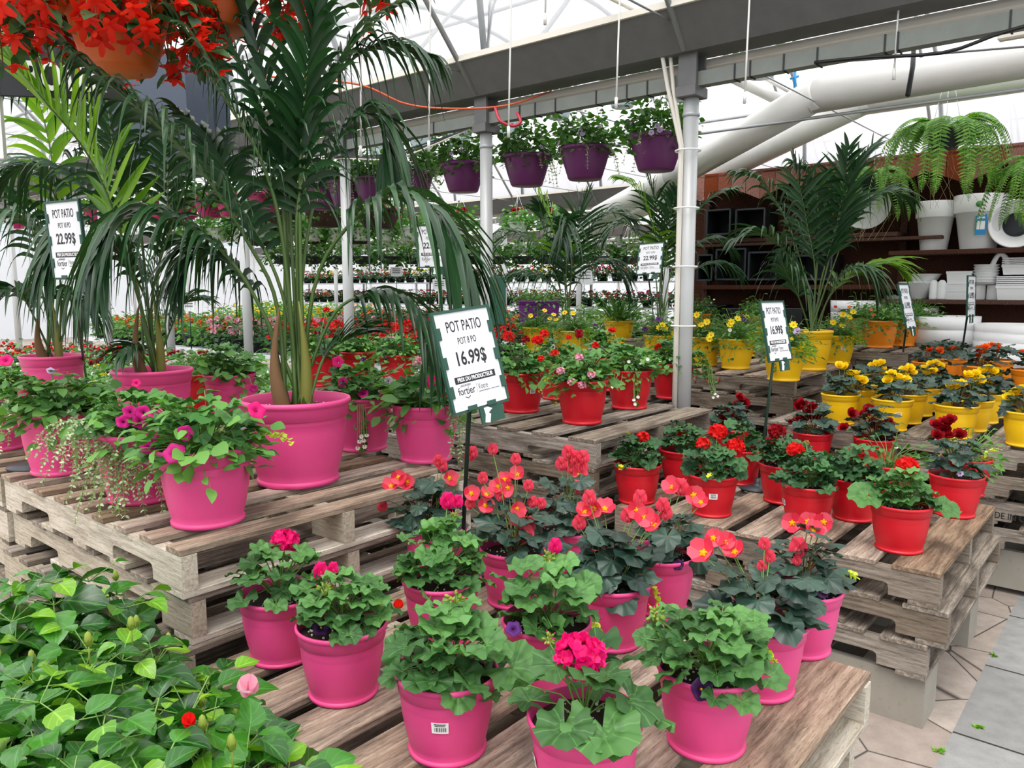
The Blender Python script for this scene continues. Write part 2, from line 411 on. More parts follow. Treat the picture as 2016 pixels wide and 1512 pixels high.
# ---- flower heads (material slots chosen by caller)
def floret(R, n, c, pn, ring=5, tmpl=PET, m=0, open_=.5, mc=None):
    out = []; F = frame(nrm(np.cross(pn, [.3, .5, .2])), pn)
    for k in range(ring):
        a = 2*pi*k/ring; d = F@np.array([cos(a), sin(a), open_]); out.append(tmpl.x(frame(d, pn), c, R, m))
    if mc is not None: out.append(BALL.x(None, c+nrm(pn)*R*.12, R*.42, mc))
    return out
def head_umbel(rng, R, n=26, fl=.42, flat=.75):
    out = []
    for i in range(n):
        z = 1-1.45*(i+.5)/n; a = i*2.39996; s = sqrt(max(0, 1-z*z)); d = np.array([s*cos(a), s*sin(a), z*flat])
        out += floret(R*fl*rng.uniform(.85, 1.15), 5, d*R*.72, nrm(d+rng.normal(0, .2, 3)), 5, PET, 0, .35)
    return out
def head_rose(rng, R, layers=3, m=0):
    out = []
    for k in range(layers):
        for j in range(6-k):
            a = 2*pi*(j/(6-k))+k*.6+rng.uniform(-.2, .2); op = .25+.75*k; d = nrm([cos(a), sin(a), op])
            out.append(PETR.x(frame(d, np.array([-cos(a), -sin(a), 1.2])), (0, 0, R*.05*k), R*(1-.2*k), m))
    return out
def head_beg(rng, R):      # open coral begonia with yellow eye, facing +z
    out = []
    for j in range(5):
        a = 2*pi*j/5+rng.uniform(-.15, .15); d = nrm([cos(a), sin(a), .32]); out.append(PETR.x(frame(d, ZZ), None, R*rng.uniform(.9, 1.08), 0))
    out += [BALL.x(np.diag([1, 1, .6]), (0, 0, R*.13), R*.46, 1)]
    for j in range(5):
        a = 2*pi*j/5+.6; out.append(BALL.x(None, (R*.2*cos(a), R*.2*sin(a), R*.13), R*.2, 1))
    return out
def head_petunia(rng, R, nr=20):
    v = []; f = []; uv = []; rings = ((.12, -.55), (.2, -.1), (.55, .06), (.9, .1), (1.0, .04))
    for k, (r, z) in enumerate(rings):
        for j in range(nr):
            a = 2*pi*j/nr; s = 1+(.08*cos(5*a) if k > 2 else 0); v.append((R*r*s*cos(a), R*r*s*sin(a), R*(z+(.07*cos(5*a) if k > 2 else 0)))); uv.append((j/nr, r))
    for k in range(4):
        for j in range(nr): a = k*nr+j; b = k*nr+(j+1) % nr; f.append((a, b, b+nr, a+nr))
    return [T(v, f, uv, 0), BALL.x(None, (0, 0, -R*.1), R*.26, 1)]
def head_daisy(rng, R):
    out = []
    for j in range(7):
        a = 2*pi*j/7; out.append(PETS.x(frame(nrm([cos(a), sin(a), .15]), ZZ), None, R, 0))
    return out+[BALL.x(None, (0, 0, R*.1), R*.4, 1)]
def bud_cluster(rng, R, tips=True):
    out = []
    for i in range(14):
        d = scatter_dir(rng, -.5, 1); out.append(BALL.x(frame(d, [1, .2, .1])@np.diag([.55, 1.25, .55]), d*R*.75, R*.55, 0))
        out.append(tube([(0, 0, -R*.9), d*R*.5], R*.05, 4, 0))
        if tips and i % 2: out.append(BALL.x(frame(d, [1, .2, .1])@np.diag([.4, 1, .4]), d*R*1.15, R*.34, 1))
    return out
# aim: rotate a head so its face looks along n
def aim(ts, n, c, rng=None):
    F = frame(nrm(np.cross(n, [.31, .77, -.2])), n); return [t.x(F, c) for t in ts]

# ---------------------------------------------------------------- pots
def pot_profile(R, H, t=.004):
    r0 = R*.735
    wall = [(r0-.002+(R*.92-r0)*(1-(1-q)**1.75), H*(.075+.70*q)) for q in (0, .12, .26, .42, .6, .8, 1.0)]
    return [(0.0001, 0.0), (r0-.004, 0), (r0+.002, .003), (r0+.003, H*.055), (r0-.001, H*.065)]+wall+[(R*.925, H*.785), (R*.94, H*.79), (R*.955, H*.91), (R*.97, H*.93), (R, H*.945), (R*1.004, H*.97), (R*.99, H*.995), (R*.965, H), (R*.945, H*.985), (R*.93, H*.90), (R*.90, H*.70), (R*.80, H*.3), (.0001, H*.29)]
POTME = {}
def pot_mesh(kind, R, H, mat, n=48):
    k = (round(R, 3), round(H, 3), mat.name, n)
    if k not in POTME: POTME[k] = mesh('pot', lathe(pot_profile(R, H), n), mat)
    return POTME[k]
SOILME = {}
def soil_mesh(R, H):
    k = (round(R, 3), round(H, 3))
    if k not in SOILME:
        r = np.random.default_rng(3); v = [(0, 0, H*.87)]; f = []; n = 24
        for q, rr in enumerate((.4, .75, .9)):
            for j in range(n): a = 2*pi*j/n; v.append((R*rr*cos(a), R*rr*sin(a), H*.855+r.uniform(-.004, .004)*(q < 2)))
        for j in range(n): f.append((0, 1+j, 1+(j+1) % n))
        for q in range(2):
            for j in range(n): a = 1+q*n+j; b = 1+q*n+(j+1) % n; f.append((a, a+n, b+n, b))
        ts = [T(v, f)]
        for i in range(46):
            a = r.uniform(0, 6.28); d = R*.86*sqrt(r.uniform(0, 1)); ts.append(BALL.x(None, (d*cos(a), d*sin(a), H*.872), r.uniform(.003, .0075), 1))
        SOILME[k] = mesh('soil', ts, [M_SOIL, M_PERL])
    return SOILME[k]
def text_mesh(s, size, mat, sx=1.0, align='CENTER', bold=0.0, ext=.0003):
    c = bpy.data.curves.new('t', 'FONT'); c.body = s; c.size = size; c.align_x = align; c.align_y = 'CENTER'; c.extrude = ext; c.offset = bold; c.resolution_u = 3
    o = bpy.data.objects.new('t', c); COL.objects.link(o); dg = bpy.context.evaluated_depsgraph_get(); dg.update()
    me = bpy.data.meshes.new_from_object(o.evaluated_get(dg)); bpy.data.objects.remove(o); bpy.data.curves.remove(c)
    n = len(me.vertices); a = np.zeros(n*3, np.float32); me.vertices.foreach_get('co', a); a = a.reshape(-1, 3); a[:, 0] *= sx; me.vertices.foreach_set('co', a.ravel())
    me.materials.clear(); me.materials.append(mat); me.name = 'lettering'; me.update(); return me
_bar = None
def sticker(parent, R, H, ang, z=None, small=False):
    """white price sticker with bar code, on the pot wall at angle ang"""
    z = H*.56 if z is None else z; w, h = (.033, .024); rr = R*.735+(R*.185)*(1-(1-min(1, max(0, (z/H-.075)/.70)))**1.75)+.0005
    ts = []
    def patch(x0, x1, z0, z1, off, m):
        def fn(a, b):
            th = ang+(x0+(x1-x0)*a)/rr; zz = z+z0+(z1-z0)*b; r2 = rr+off+.16*(zz-z); return (r2*cos(th), r2*sin(th), zz), (a, b)
        ts.append(grid(fn, 4, 1, m))
    patch(-w/2, w/2, -h/2, h/2, .0004, 0)
    x = -w*.33
    rg = random.Random(4)
    while x < w*.33:
        bw = rg.choice((.0006, .0012)); patch(x, x+bw, -h*.32, .0015, .001, 1); x += bw+rg.choice((.0007, .0013))
    patch(-w*.3, w*.3, .004, .0052, .001, 1); patch(-w*.34, w*.34, .0072, .0092, .001, 1)
    o = obj('price_sticker', ts, [M_PAPER, M_INK], parent, False); o['label'] = 'small white bar code sticker'
    return o

# ---------------------------------------------------------------- planting
def stems_to(pts, r=.0016, m=0, base=(0, 0, 0), n=4, bendz=.3):
    out = []
    for p in pts:
        p = np.asarray(p); b = np.asarray(base)+np.array([RG.uniform(-.015, .015), RG.uniform(-.015, .015), 0]); q = b*.55+p*.45+np.array([0, 0, bendz*np.linalg.norm(p-b)*.5])
        out.append(tube([b, q, p], [r*1.3, r, r*.8], n, m, False))
    return out
def dome_leaves(rng, n, Rc, Hc, z0, L, tmpl, m=0, lo=-.15, hi=1.0, jit=.12, tilt=.5, petioles=True, cx=0, cy=0, squash=1.0, sm=1, nj=.22):
    ts = []; pts = []
    for i in range(n):
        z = lo+(hi-lo)*((i+.5)/n); a = i*2.39996+rng.uniform(-.3, .3); s = sqrt(max(0.02, 1-max(0, z)**2))
        d = np.array([s*cos(a), s*sin(a), z]); q = (.72+.28*rng.uniform(0, 1))
        p = np.array([d[0]*Rc*q+cx, d[1]*Rc*q+cy, z0+max(-.25, d[2])*Hc*q])+rng.normal(0, jit*L, 3)
        out = np.array([cos(a), sin(a), 0]); nn = nrm(out*(1-z)*tilt*1.3+ZZ*(.5+.6*z)+rng.normal(0, nj, 3))
        dd = nrm(out+ZZ*(-.25+.3*z)+rng.normal(0, .25, 3)); sz = L*rng.uniform(.72, 1.15)
        ts.append(tmpl[int(rng.integers(len(tmpl)))].x(frame(dd, nn), p, sz, m)); pts.append(p)
    if petioles: ts += stems_to(pts, .0015, sm, (cx, cy, z0-.02))
    return ts
def creeper(rng, p0, p1, n=14, L=.014, sag=.03, tmpl=None, wid=.6):
    """a trailing stem with leaf pairs from p0 to p1"""
    tmpl = tmpl or ROUND; p0 = np.asarray(p0, float); p1 = np.asarray(p1, float); mid = (p0+p1)/2+np.array([0, 0, sag]); c = bez([p0, mid, p1], n); ts = [tube(c, .0009, 4, 1, False)]
    for i, p in enumerate(c[1:]):
        d = nrm(c[min(i+2, n)]-c[i]); sd = nrm(np.cross(d, ZZ+rng.normal(0, .3, 3)))
        for sg in (1, -1): ts.append(tmpl[int(rng.integers(len(tmpl)))].x(frame(sd*sg+d*.4+rng.normal(0, .2, 3), ZZ*.7+rng.normal(0, .5, 3)), p, L*rng.uniform(.8, 1.25), 0))
    return ts
def flower_part(parent, name, ts, mats, label=None):
    o = obj(name, ts, mats, parent)
    if label: o['label'] = label
    return o
FL = {'red': (P_RED, P_DRED), 'dred': (P_DRED, P_DRED), 'pink': (P_PINK, P_MAG), 'mag': (P_MAG, P_DPUR), 'coral': (P_CORAL, P_CENT), 'yel': (P_YEL, P_YEL), 'ora': (P_ORA, P_YEL),
      'wht': (P_WHT, P_CENT), 'pur': (P_PUR, P_DPUR), 'dpur': (P_DPUR, P_CENT), 'lil': (P_LIL, P_PUR), 'lpk': (P_LPK, P_WHT), 'bid': (P_YEL, P_ORA)}
CNAME = {'red': 'scarlet', 'dred': 'dark red', 'pink': 'hot pink', 'mag': 'magenta', 'coral': 'coral', 'yel': 'yellow', 'ora': 'orange', 'wht': 'white', 'pur': 'violet', 'dpur': 'blackish purple', 'lil': 'lilac', 'lpk': 'pink and white', 'bid': 'yellow'}
def add_flowers(rng, e, H, fl, C, plant=''):
    """fl = [(kind, colour, px, py, size, depth offset)] photo pixels at the plant's own depth -> local 3D"""
    d0 = (C-CO)@CF
    for (kind, col, x, y, R, dz) in fl:
        if kind in 'pd': dz -= .055 if plant in ('mix', 'bid') else .015
        if kind == 'p' and plant == 'mix': R *= 1.15
        p = at(x, y, d0+dz)-C; base = np.array([0, 0, H*.9]); mats = list(FL[col]); nup = nrm(np.array([p[0]*1.5, p[1]*1.5-.5*abs(p[1])-.12, .55])+rng.normal(0, .1, 3))
        tocam = nrm((CO-C)*np.array([1, 1, .3]))
        if kind == 'g':
            ts = aim(head_umbel(rng, R, 30 if R > .03 else 18), nrm(ZZ+.25*tocam), p); nm = 'flower_head'
        elif kind == 'b': ts = aim(head_beg(rng, R*1.2), nrm(tocam+.5*ZZ+rng.normal(0, .3, 3)), p); nm = 'flower'
        elif kind == 'r': ts = aim(head_rose(rng, R*1.45, 4), nrm(.6*tocam+.9*ZZ+rng.normal(0, .3, 3)), p); nm = 'flower'
        elif kind == 'p': ts = aim(head_petunia(rng, R), nrm(tocam+.35*ZZ+rng.normal(0, .25, 3)), p); nm = 'flower'
        elif kind == 'd': ts = aim(head_daisy(rng, R), nrm(tocam+.7*ZZ+rng.normal(0, .3, 3)), p); nm = 'flower'
        elif kind == 'k': ts = [t.x(None, p) for t in bud_cluster(rng, R)]; mats = [P_BUD, FL[col][0]]; nm = 'bud_cluster'
        elif kind == 'u': ts = [petal_t(.62, .75).x(frame(nrm([cos(a)*.45, sin(a)*.45, 1.0]), [-cos(a), -sin(a), .3]), p-[0, 0, R*.8], R*2.0, 0) for a in (0.3, 2.4, 4.5)]+[BALL.x(None, p, R*1.2, 0)]; nm = 'flower_bud'
        o = flower_part(e, nm, ts, mats, CNAME[col]+' '+('bud cluster' if kind == 'k' else 'flower'))
        b0 = base if p[2] > H*.85 else np.array([p[0]*.7, p[1]*.7, H*.95])
        st = obj('flower_stem', tube([b0+np.array([p[0]*.15, p[1]*.15, 0]), b0*.4+p*.6+np.array([0, 0, .01]), p-nrm(ZZ)*R*.2], .0022 if kind in 'gk' else .0014, 5, 0, False), [L_STEM], o)
        st.location = (0, 0, 0)
LOWR = {}
def planter(name, label, catg, x, yf, zdeck, R, H, mat, plant, fl=(), group=None, n=None, L=None, Rc=None, Hc=None, stick=None, extra=(), seed=None, cx=0, cy=0):
    """potted plant; x, yf = photo position of the nearest point of the pot lip, which lies on the plane zdeck+H"""
    p = onz(x, yf, zdeck+H); away = nrm(np.array([p[0], p[1], 0])); C = p+away*R; C[2] = zdeck
    rng = np.random.default_rng(seed if seed is not None else int(x*31+yf*7) % 99991)
    e = root(name, C, label, catg, group)
    put('pot', pot_mesh('p', R, H, mat), e, M=rot(ZZ, rng.uniform(0, 6)))
    put('soil', soil_mesh(R, H), e, M=rot(ZZ, rng.uniform(0, 6)))
    z0 = H*.92
    if plant in ('ger', 'gerd'):
        ts = dome_leaves(rng, int((n or 34)*1.35), Rc or R*1.0, Hc or R*1.05, z0+.02, (L or .075)*.86, GER, 0, -.04, 1, .2, .55, cx=cx, cy=cy)
        obj('foliage', ts, [L_GERD if plant == 'gerd' else L_GER, L_STEM], e)
    elif plant == 'beg':
        ts = dome_leaves(rng, int((n or 30)*1.1), Rc or R*.92, (Hc or R*1.15)*.95, z0+.02, (L or .088)*.80, BEG, 0, .0, .95, .2, .7, cx=cx, cy=cy)
        obj('foliage', ts, [L_BEG, L_STEMB], e)
    elif plant == 'mix':
        ts = dome_leaves(rng, int((n or 150)*1.7), Rc or R*1.2, Hc or R*1.05, z0-.01, L or .045, OV+ROUND, 0, -.12, 1, .6, .6)
        ts2 = dome_leaves(rng, 34, (Rc or R*1.25)*.85, (Hc or R*1.1)*1.0, z0+.01, .072, GER, 1, .0, 1, .2, .5, petioles=False)
        obj('foliage', ts, [L_PET, L_STEM], e); obj('broad_leaves', ts2, [L_GER, L_GER], e)
    elif plant == 'bid':
        ts = dome_leaves(rng, n or 420, Rc or R*1.15, Hc or R*1.0, z0-.01, L or .036, OV, 0, -.2, 1, 1.4, .6)
        obj('foliage', ts, [L_MARI, L_STEM], e)
        cxx, cyy = R*.6, -R*.9; t3 = []
        for i in range(260):
            d = scatter_dir(rng, -.6, 1); t3.append(OVL[0].x(frame(d+rng.normal(0, .5, 3), rng.normal(0, 1, 3))@np.diag([.25, 1, 1]), np.array([cxx, cyy, z0-.02])+d*R*.55*rng.uniform(.3, 1), .03, 0))
        obj('feathery_foliage', t3, [L_FINE, L_STEM], e)
    elif plant == 'bush':
        ts = dome_leaves(rng, int((n or 190)*1.8), Rc or R*1.1, Hc or R*1.0, z0-.01, L or .046, OV, 0, -.15, 1, 1.0, .6)
        obj('foliage', ts, [L_MARI, L_STEM], e)
    if stick is not None: sticker(e, R, H, atan2(-C[1], -C[0])+stick)
    if fl: add_flowers(rng, e, H, fl, C, plant)
    for ex in extra:
        k = ex[0]; d0 = (C-CO)@CF
        if k == 'lime':
            a = at(ex[1], ex[2], d0+ex[5])-C; b = at(ex[3], ex[4], d0+ex[5])-C
            o = obj('creeping_stem', creeper(rng, a, b, 11, .016, .015), [L_LIME, L_STEMB], e); o['label'] = 'lime green creeping stem'
        elif k == 'silver':
            ts = []
            for q in range(ex[5]):
                x0 = ex[1]+rng.uniform(-1, 1)*ex[6]; a = at(x0, ex[2], d0-R*.8)-C; b = at(x0+(ex[3]-ex[1])+rng.uniform(-1, 1)*ex[6]*1.3, ex[4]+rng.uniform(-45, 30), d0-R*1.1-rng.uniform(0, .05))-C
                ts += creeper(rng, a, b, 22, .013, .04, OV)
            o = obj('silver_trailing_stems', ts, [L_SILV, L_STEM], e); o['label'] = 'silver leaved trailing stems'
        elif k == 'trail':
            a = at(ex[1], ex[2], d0-R*.95)-C; b = at(ex[3], ex[4], d0-R*.95)-C
            ts = creeper(rng, a, b, 16, .02, .01, ROUND)+creeper(rng, a+[.02, 0, 0], b+[.012, 0, .05], 12, .02, .01, ROUND)
            obj('trailing_stem', ts, [L_MARI, L_STEM], e)
        elif k == 'leaf':      # one large separate leaf
            p2 = at(ex[1], ex[2], d0+ex[4])-C; dd = nrm(p2*np.array([1, 1, 0])+[0, 0, -.02])
            obj('large_leaf', [GER[int(rng.integers(6))].x(frame(dd, nrm(ZZ*.9-.55*CF)), p2, ex[3], 0), tube([np.array([0, 0, H*.9]), p2*.6+[0, 0, .05], p2], .002, 5, 1, False)], [L_GER, L_STEM], e)
    return e, C
# ---------------------------------------------------------------- pallets
RZ = pi/2-AZ
BOARDME = {}
def board_mesh(L, w, h, mat, nm):
    k = (round(L, 3), round(w, 3), round(h, 3), mat.name)
    if k not in BOARDME: BOARDME[k] = mesh(nm, box(0, -w/2, 0, L, w/2, h, bev=.0022), mat, False)
    return BOARDME[k]
STRME = {}
def stringer_mesh(L, mat, tk=.042, h=.094):
    k = (round(L, 3), mat.name)
    if k not in STRME:
        a, b, dp = L*.125, L*.315, .042; r = .014
        def notch(s, e): return [(s, 0), (s, dp-r), (s+r*.3, dp-r*.3), (s+r, dp), (e-r, dp), (e-r*.3, dp-r*.3), (e, dp-r), (e, 0)]
        P = [(0, 0)]+notch(a, b)+notch(L-b, L-a)+[(L, 0), (L, h), (0, h)]
        # columns so that every polygon stays convex
        xs = sorted(set([p[0] for p in P])); v = []; f = []
        def low(x):
            for s, e in ((a, b), (L-b, L-a)):
                if s <= x <= e:
                    d = min(x-s, e-x); return dp if d >= r else (dp-r if d <= 1e-9 else dp-r*.3)
            return 0
        segs = [(0, 0, a, 0), (L-a, 0, L, 0), (b, 0, L-b, 0)]
        for s, e in ((a, b), (L-b, L-a)):
            ps = notch(s, e)[1:-1]; segs += [(ps[i][0], ps[i][1], ps[i+1][0], ps[i+1][1]) for i in range(len(ps)-1)]
        ts = []
        for x0, z0, x1, z1 in segs:
            q = [(x0, -tk/2, z0), (x1, -tk/2, z1), (x1, -tk/2, h), (x0, -tk/2, h), (x0, tk/2, z0), (x1, tk/2, z1), (x1, tk/2, h), (x0, tk/2, h)]
            fc = [(0, 1, 2, 3), (5, 4, 7, 6), (3, 2, 6, 7), (1, 0, 4, 5)]
            if x0 in (0, b, L-a): fc.append((4, 0, 3, 7))
            if x1 in (a, L-b, L): fc.append((1, 5, 6, 2))
            ts.append(T(q, fc))
        STRME[k] = mesh('stringer', ts, mat, False)
    return STRME[k]
PH = .130; BT = .018
def pallet(u0, v0, ztop, Lu, Lv, widths, label, wt=M_WOOD, ws=M_WOODG, group=None, over=.0, jit=.006, drz=0.0, bottom=(.0, .28, .5, .72, 1.0)):
    rng = np.random.default_rng(int(abs(u0*1000+v0*317+ztop*91)))
    p = W3(u0, v0, ztop-PH); e = root('wooden_pallet', p, label, 'pallet', group, RZ+drz)
    for i, x in enumerate((.021, Lu/2, Lu-.021)):
        o = put('stringer', stringer_mesh(Lv, ws), e, (x, 0, BT)); o.rotation_euler = (0, 0, pi/2)
    tot = sum(widths); n = len(widths); gap = (Lv-tot)/(n-1); y = 0
    for w in widths:
        dz = 0; m = board_mesh(Lu+over+float(rng.uniform(-.01, .012)), w-.003*float(rng.uniform(0, 1)), BT, wt, 'deck_board')
        o = put('deck_board', m, e, (-.004+float(rng.uniform(-1, 1))*jit, y+w/2, PH-BT)); o.rotation_euler = (0, 0, float(rng.uniform(-.006, .006))); y += w+gap
    for q in bottom:
        w = .095; put('bottom_board', board_mesh(Lu, w, BT, ws, 'bottom_board'), e, (0, w/2+q*(Lv-w), 0))
    return e
def blocks(u0, v0, z1, Lu, Lv, label, front=True, group='concrete blocks under the pallets'):
    pos = [(.0, .0), (Lu-.2, .0), (0, Lv-.4), (Lu-.2, Lv-.4)]
    hh = .19; z = z1-hh
    n = 0
    while z > -.15 and n < 3:
        for (a, b) in pos:
            ts = []
            zb = max(0, z)
            x0, y0 = 0, 0; W_, D_ = .19, .39; t = .032
            ts += [box(0, 0, 0, t, D_, z1-zb if False else hh), box(W_-t, 0, 0, W_, D_, hh)]
            for k in (0, D_/2-t/2, D_-t): ts.append(box(t, k, 0, W_-t, k+t, hh))
            o = obj('concrete_block', ts, M_CONC, None, False, W3(u0+a, v0+b, z)); o.rotation_euler = (0, 0, RZ)
            tag(o, label, 'concrete block', group)
        z -= hh; n += 1
def stack(u0, v0, ztop, Lu, Lv, n, name, wt_top=M_WOOD, wid=None, off=None, blk=True, over=0.0):
    rng = np.random.default_rng(int(u0*100+v0*10)); wid = wid or [.13, .09, .09, .13, .09, .09, .13]
    order = ['topmost', 'second from the top', 'third from the top', 'fourth from the top', 'fifth from the top', 'lowest']
    for k in range(n):
        dx = 0 if k == 0 else float(rng.uniform(-.03, .03)); dy = 0 if k == 0 else float(rng.uniform(-.03, .03))
        pallet(u0+dx, v0+dy, ztop-k*PH, Lu, Lv, wid if k % 2 == 0 else [.14, .1, .1, .14, .1, .1, .14][:len(wid)], 'wooden pallet, %s in %s' % (order[k], name), wt_top if k == 0 else M_WOODG, M_PALE if (u0 < 1 and k < 3) else M_WOODG)
    zb = ztop-n*PH
    if blk and zb > .05: blocks(u0+.03, v0+.03, zb, Lu-.06, Lv-.06, 'grey hollow concrete block carrying '+name)
ZA, ZB, ZRL, ZRT, ZYL, ZYT, ZOL, ZOT = .57, .854, .57, .84, .74, .93, .86, 1.03
stack(.90, 1.83, ZB, 1.04, 1.26, 5, 'the stack under front pink planters', M_WOOD, [.075, .075, .075, .075, .08, .08, .075, .08, .085], blk=True)
stack(.90, 3.13, ZB, 1.04, 1.22, 4, 'the far left palm pot stack', M_WOOD, [.075]*8)
stack(.87, .48, ZA, 1.06, 1.28, 2, 'the low stack of small pink pots', M_WOOD, [.15, .14, .14, .14, .14, .14, .13], over=.03)
stack(2.79, .50, ZRL, 1.05, 1.26, 3, 'the low stack of small red pots', M_WOOD, [.15, .13, .14, .13, .14, .12, .13])
stack(2.80, 1.87, ZRT, 1.16, 1.22, 5, 'the high stack of large red planters', M_WOODG, [.15, .12, .12, .13, .12, .12])
stack(2.80, 3.12, ZRT, 1.16, 1.22, 4, 'the red planter stack behind tall palm', M_WOODG, [.13, .12, .12, .13, .12, .12])
p = onz(1905, 871, ZYL); yu, yv = UV(p)
stack(yu, yv, ZYL, 1.06, 1.02, 4, 'the stack with small yellow pots', M_WOODG, [.15, .13, .14, .13, .14, .12])
stack(yu, yv-1.28, ZYL, 1.06, 1.22, 4, 'the small yellow pot stack at right edge', M_WOODG, [.14, .13, .14, .13, .14, .12])
stack(4.98, 1.80, ZYT, 1.2, 1.18, 6, 'the stack with large yellow planters', M_WOOD, [.13, .13, .12, .13, .12, .13])
stack(4.98, 3.03, ZYT, 1.2, 1.22, 3, 'the yellow stack behind the grey post', M_WOODG, [.12, .12, .12, .12, .12, .12])
p = onz(1800, 694, ZOT); ou, ov = UV(p)
stack(6.28, 1.45, ZOT, 1.08, 1.16, 6, 'the stack with large orange planters', M_WOODG, [.12, .12, .12, .12, .12, .12])
p = onz(1960, 768, ZOL); olu, olv = UV(p)
stack(yu+1.12, .02, ZOL, 1.1, 1.22, 5, 'the stack with small orange pots', M_WOODG, [.12]*6)
stack(6.28, 2.68, ZOT, 1.08, 1.2, 4, 'the rear stack of orange planters', M_WOODG, [.12]*6)
# red spray-painted mark on the yellow stack's stringer, and a stencil on the pallet at the right edge
mk = [tube([W3(4.975, 2.50, ZYT-.03), W3(4.975, 2.495, ZYT-.085)], .006, 5), tube([W3(4.975, 2.42, ZYT-.045), W3(4.975, 2.40, ZYT-.075), W3(4.975, 2.36, ZYT-.082), W3(4.975, 2.32, ZYT-.06), W3(4.975, 2.315, ZYT-.03)], .006, 5)]
tag(obj('painted_mark', mk, M_PAINT), 'faded red spray painted mark on the yellow stack stringer', 'paint mark')

q = onu(1985, 988, yu-.004); kk = min(range(4), key=lambda k: abs(ZYL-k*PH-.062-q[2])); q[2] = ZYL-kk*PH-.075
st_ = put('stencil', text_mesh('MADE IN CA', .045, M_INK, .8, bold=.0006), None, q-D1*.036)
M_ = np.stack([-D2, ZZ, -D1], 1)
from mathutils import Matrix
st_.rotation_euler = Matrix([list(r) for r in M_]).to_euler(); tag(st_, 'black stencilled lettering on a pallet board at the right edge', 'lettering')
# ---------------------------------------------------------------- floor
def pavermat(name, c1, c2, scale, crack=.02, kind='vor', slab=None):
    m, t, b = newmat(name); c = N(t, 'ShaderNodeTexCoord'); mp = N(t, 'ShaderNodeMapping'); t.links.new(c.outputs['Object'], mp.inputs[0]); mp.inputs['Rotation'].default_value = (0, 0, -RZ)
    if kind == 'vor':
        v = N(t, 'ShaderNodeTexVoronoi', feature='DISTANCE_TO_EDGE'); v.inputs['Scale'].default_value = scale; v2 = N(t, 'ShaderNodeTexVoronoi'); v2.inputs['Scale'].default_value = scale
        t.links.new(mp.outputs[0], v.inputs['Vector']); t.links.new(mp.outputs[0], v2.inputs['Vector'])
        edge = ramp(t, v.outputs['Distance'], [(0.0, 1.0), (crack, 0.0)]); s = N(t, 'ShaderNodeSeparateXYZ'); t.links.new(v2.outputs['Color'], s.inputs[0]); cell = s.outputs[0]
    else:
        v = N(t, 'ShaderNodeTexBrick'); v.inputs['Scale'].default_value = 1; v.inputs['Brick Width'].default_value = slab[0]; v.inputs['Row Height'].default_value = slab[1]
        v.inputs['Mortar Size'].default_value = .006; v.inputs['Mortar Smooth'].default_value = .3; v.inputs['Color1'].default_value = (.2, .2, .2, 1); v.inputs['Color2'].default_value = (.9, .9, .9, 1); v.offset = .37
        t.links.new(mp.outputs[0], v.inputs['Vector']); edge = v.outputs['Fac']; cell = v.outputs['Color']
    o = mixc(t, cell, lin(c1), lin(c2)); n = noise(t, 14, 6); n2 = ramp(t, n, [(.35, .0), (.7, .45)]); o = mixc(t, n2, o, tuple(x*.55 for x in lin(c1)))
    n3 = noise(t, 160, 2); n3 = ramp(t, n3, [(.6, 0.0), (.72, .5)]); o = mixc(t, n3, o, lin((110, 104, 98)))
    o = mixc(t, edge, o, lin((48, 42, 38))); t.links.new(o, b.inputs['Base Color']); b.inputs['Roughness'].default_value = .85
    inv = N(t, 'ShaderNodeMath', operation='SUBTRACT'); inv.inputs[0].default_value = 1; t.links.new(edge, inv.inputs[1]); bump(t, b, inv.outputs[0], .6, .008); return m
M_FLAG = pavermat('irregular_flagstones', (156, 142, 132), (180, 168, 158), 3.0, .014)
M_SLAB = pavermat('grey_slabs', (138, 138, 137), (160, 160, 158), 1, .02, 'brick', (.62, .47))
VB = UV(onz(1885, 1421, 0))[1]
def fl(u0, v0, u1, v1, nm, mat):
    o = obj(nm, T([W3(u0, v0, 0), W3(u1, v0, 0), W3(u1, v1, 0), W3(u0, v1, 0)], [(0, 1, 2, 3)]), mat, None, False); return struct(o)
fl(-8, VB, 40, 40, 'floor', M_FLAG); fl(-8, -14, 40, VB, 'floor_path', M_SLAB)
# weeds in the joints
for (x, y) in ((1765, 1350), (1927, 1432), (1850, 1480), (1955, 1290)):
    p = onz(x, y, 0); ts = [OV[i % 4].x(frame(scatter_dir(RG, .1, .9), ZZ), RG.normal(0, .006, 3)*[1, 1, 0], .018, 0) for i in range(14)]
    tag(obj('weed', ts, [L_HIBY], None, True, p), 'tiny green weed sprouting in a joint of the paving', 'weed', 'weeds in the paving joints')

# ---------------------------------------------------------------- greenhouse
BAY = 6.1; G0 = 4.12; GZ = 2.72
M_FILM, t_, b_ = newmat('greenhouse_film')
t_.nodes.remove(b_); tr = N(t_, 'ShaderNodeBsdfTransparent'); tr.inputs[0].default_value = (1, 1, 1, 1)
tl = N(t_, 'ShaderNodeBsdfTranslucent'); tl.inputs[0].default_value = (.95, .96, .97, 1); mx = N(t_, 'ShaderNodeMixShader'); mx.inputs[0].default_value = .30
t_.links.new(tr.outputs[0], mx.inputs[1]); t_.links.new(tl.outputs[0], mx.inputs[2]); t_.links.new(mx.outputs[0], t_.nodes['Material Output'].inputs[0])
def film(name, f, c):
    m, t, b = newmat(name); t.nodes.remove(b); a = N(t, 'ShaderNodeBsdfTransparent'); d = N(t, 'ShaderNodeBsdfTranslucent'); d.inputs[0].default_value = (*c, 1)
    x = N(t, 'ShaderNodeMixShader'); x.inputs[0].default_value = f; t.links.new(a.outputs[0], x.inputs[1]); t.links.new(d.outputs[0], x.inputs[2]); t.links.new(x.outputs[0], t.nodes['Material Output'].inputs[0]); return m
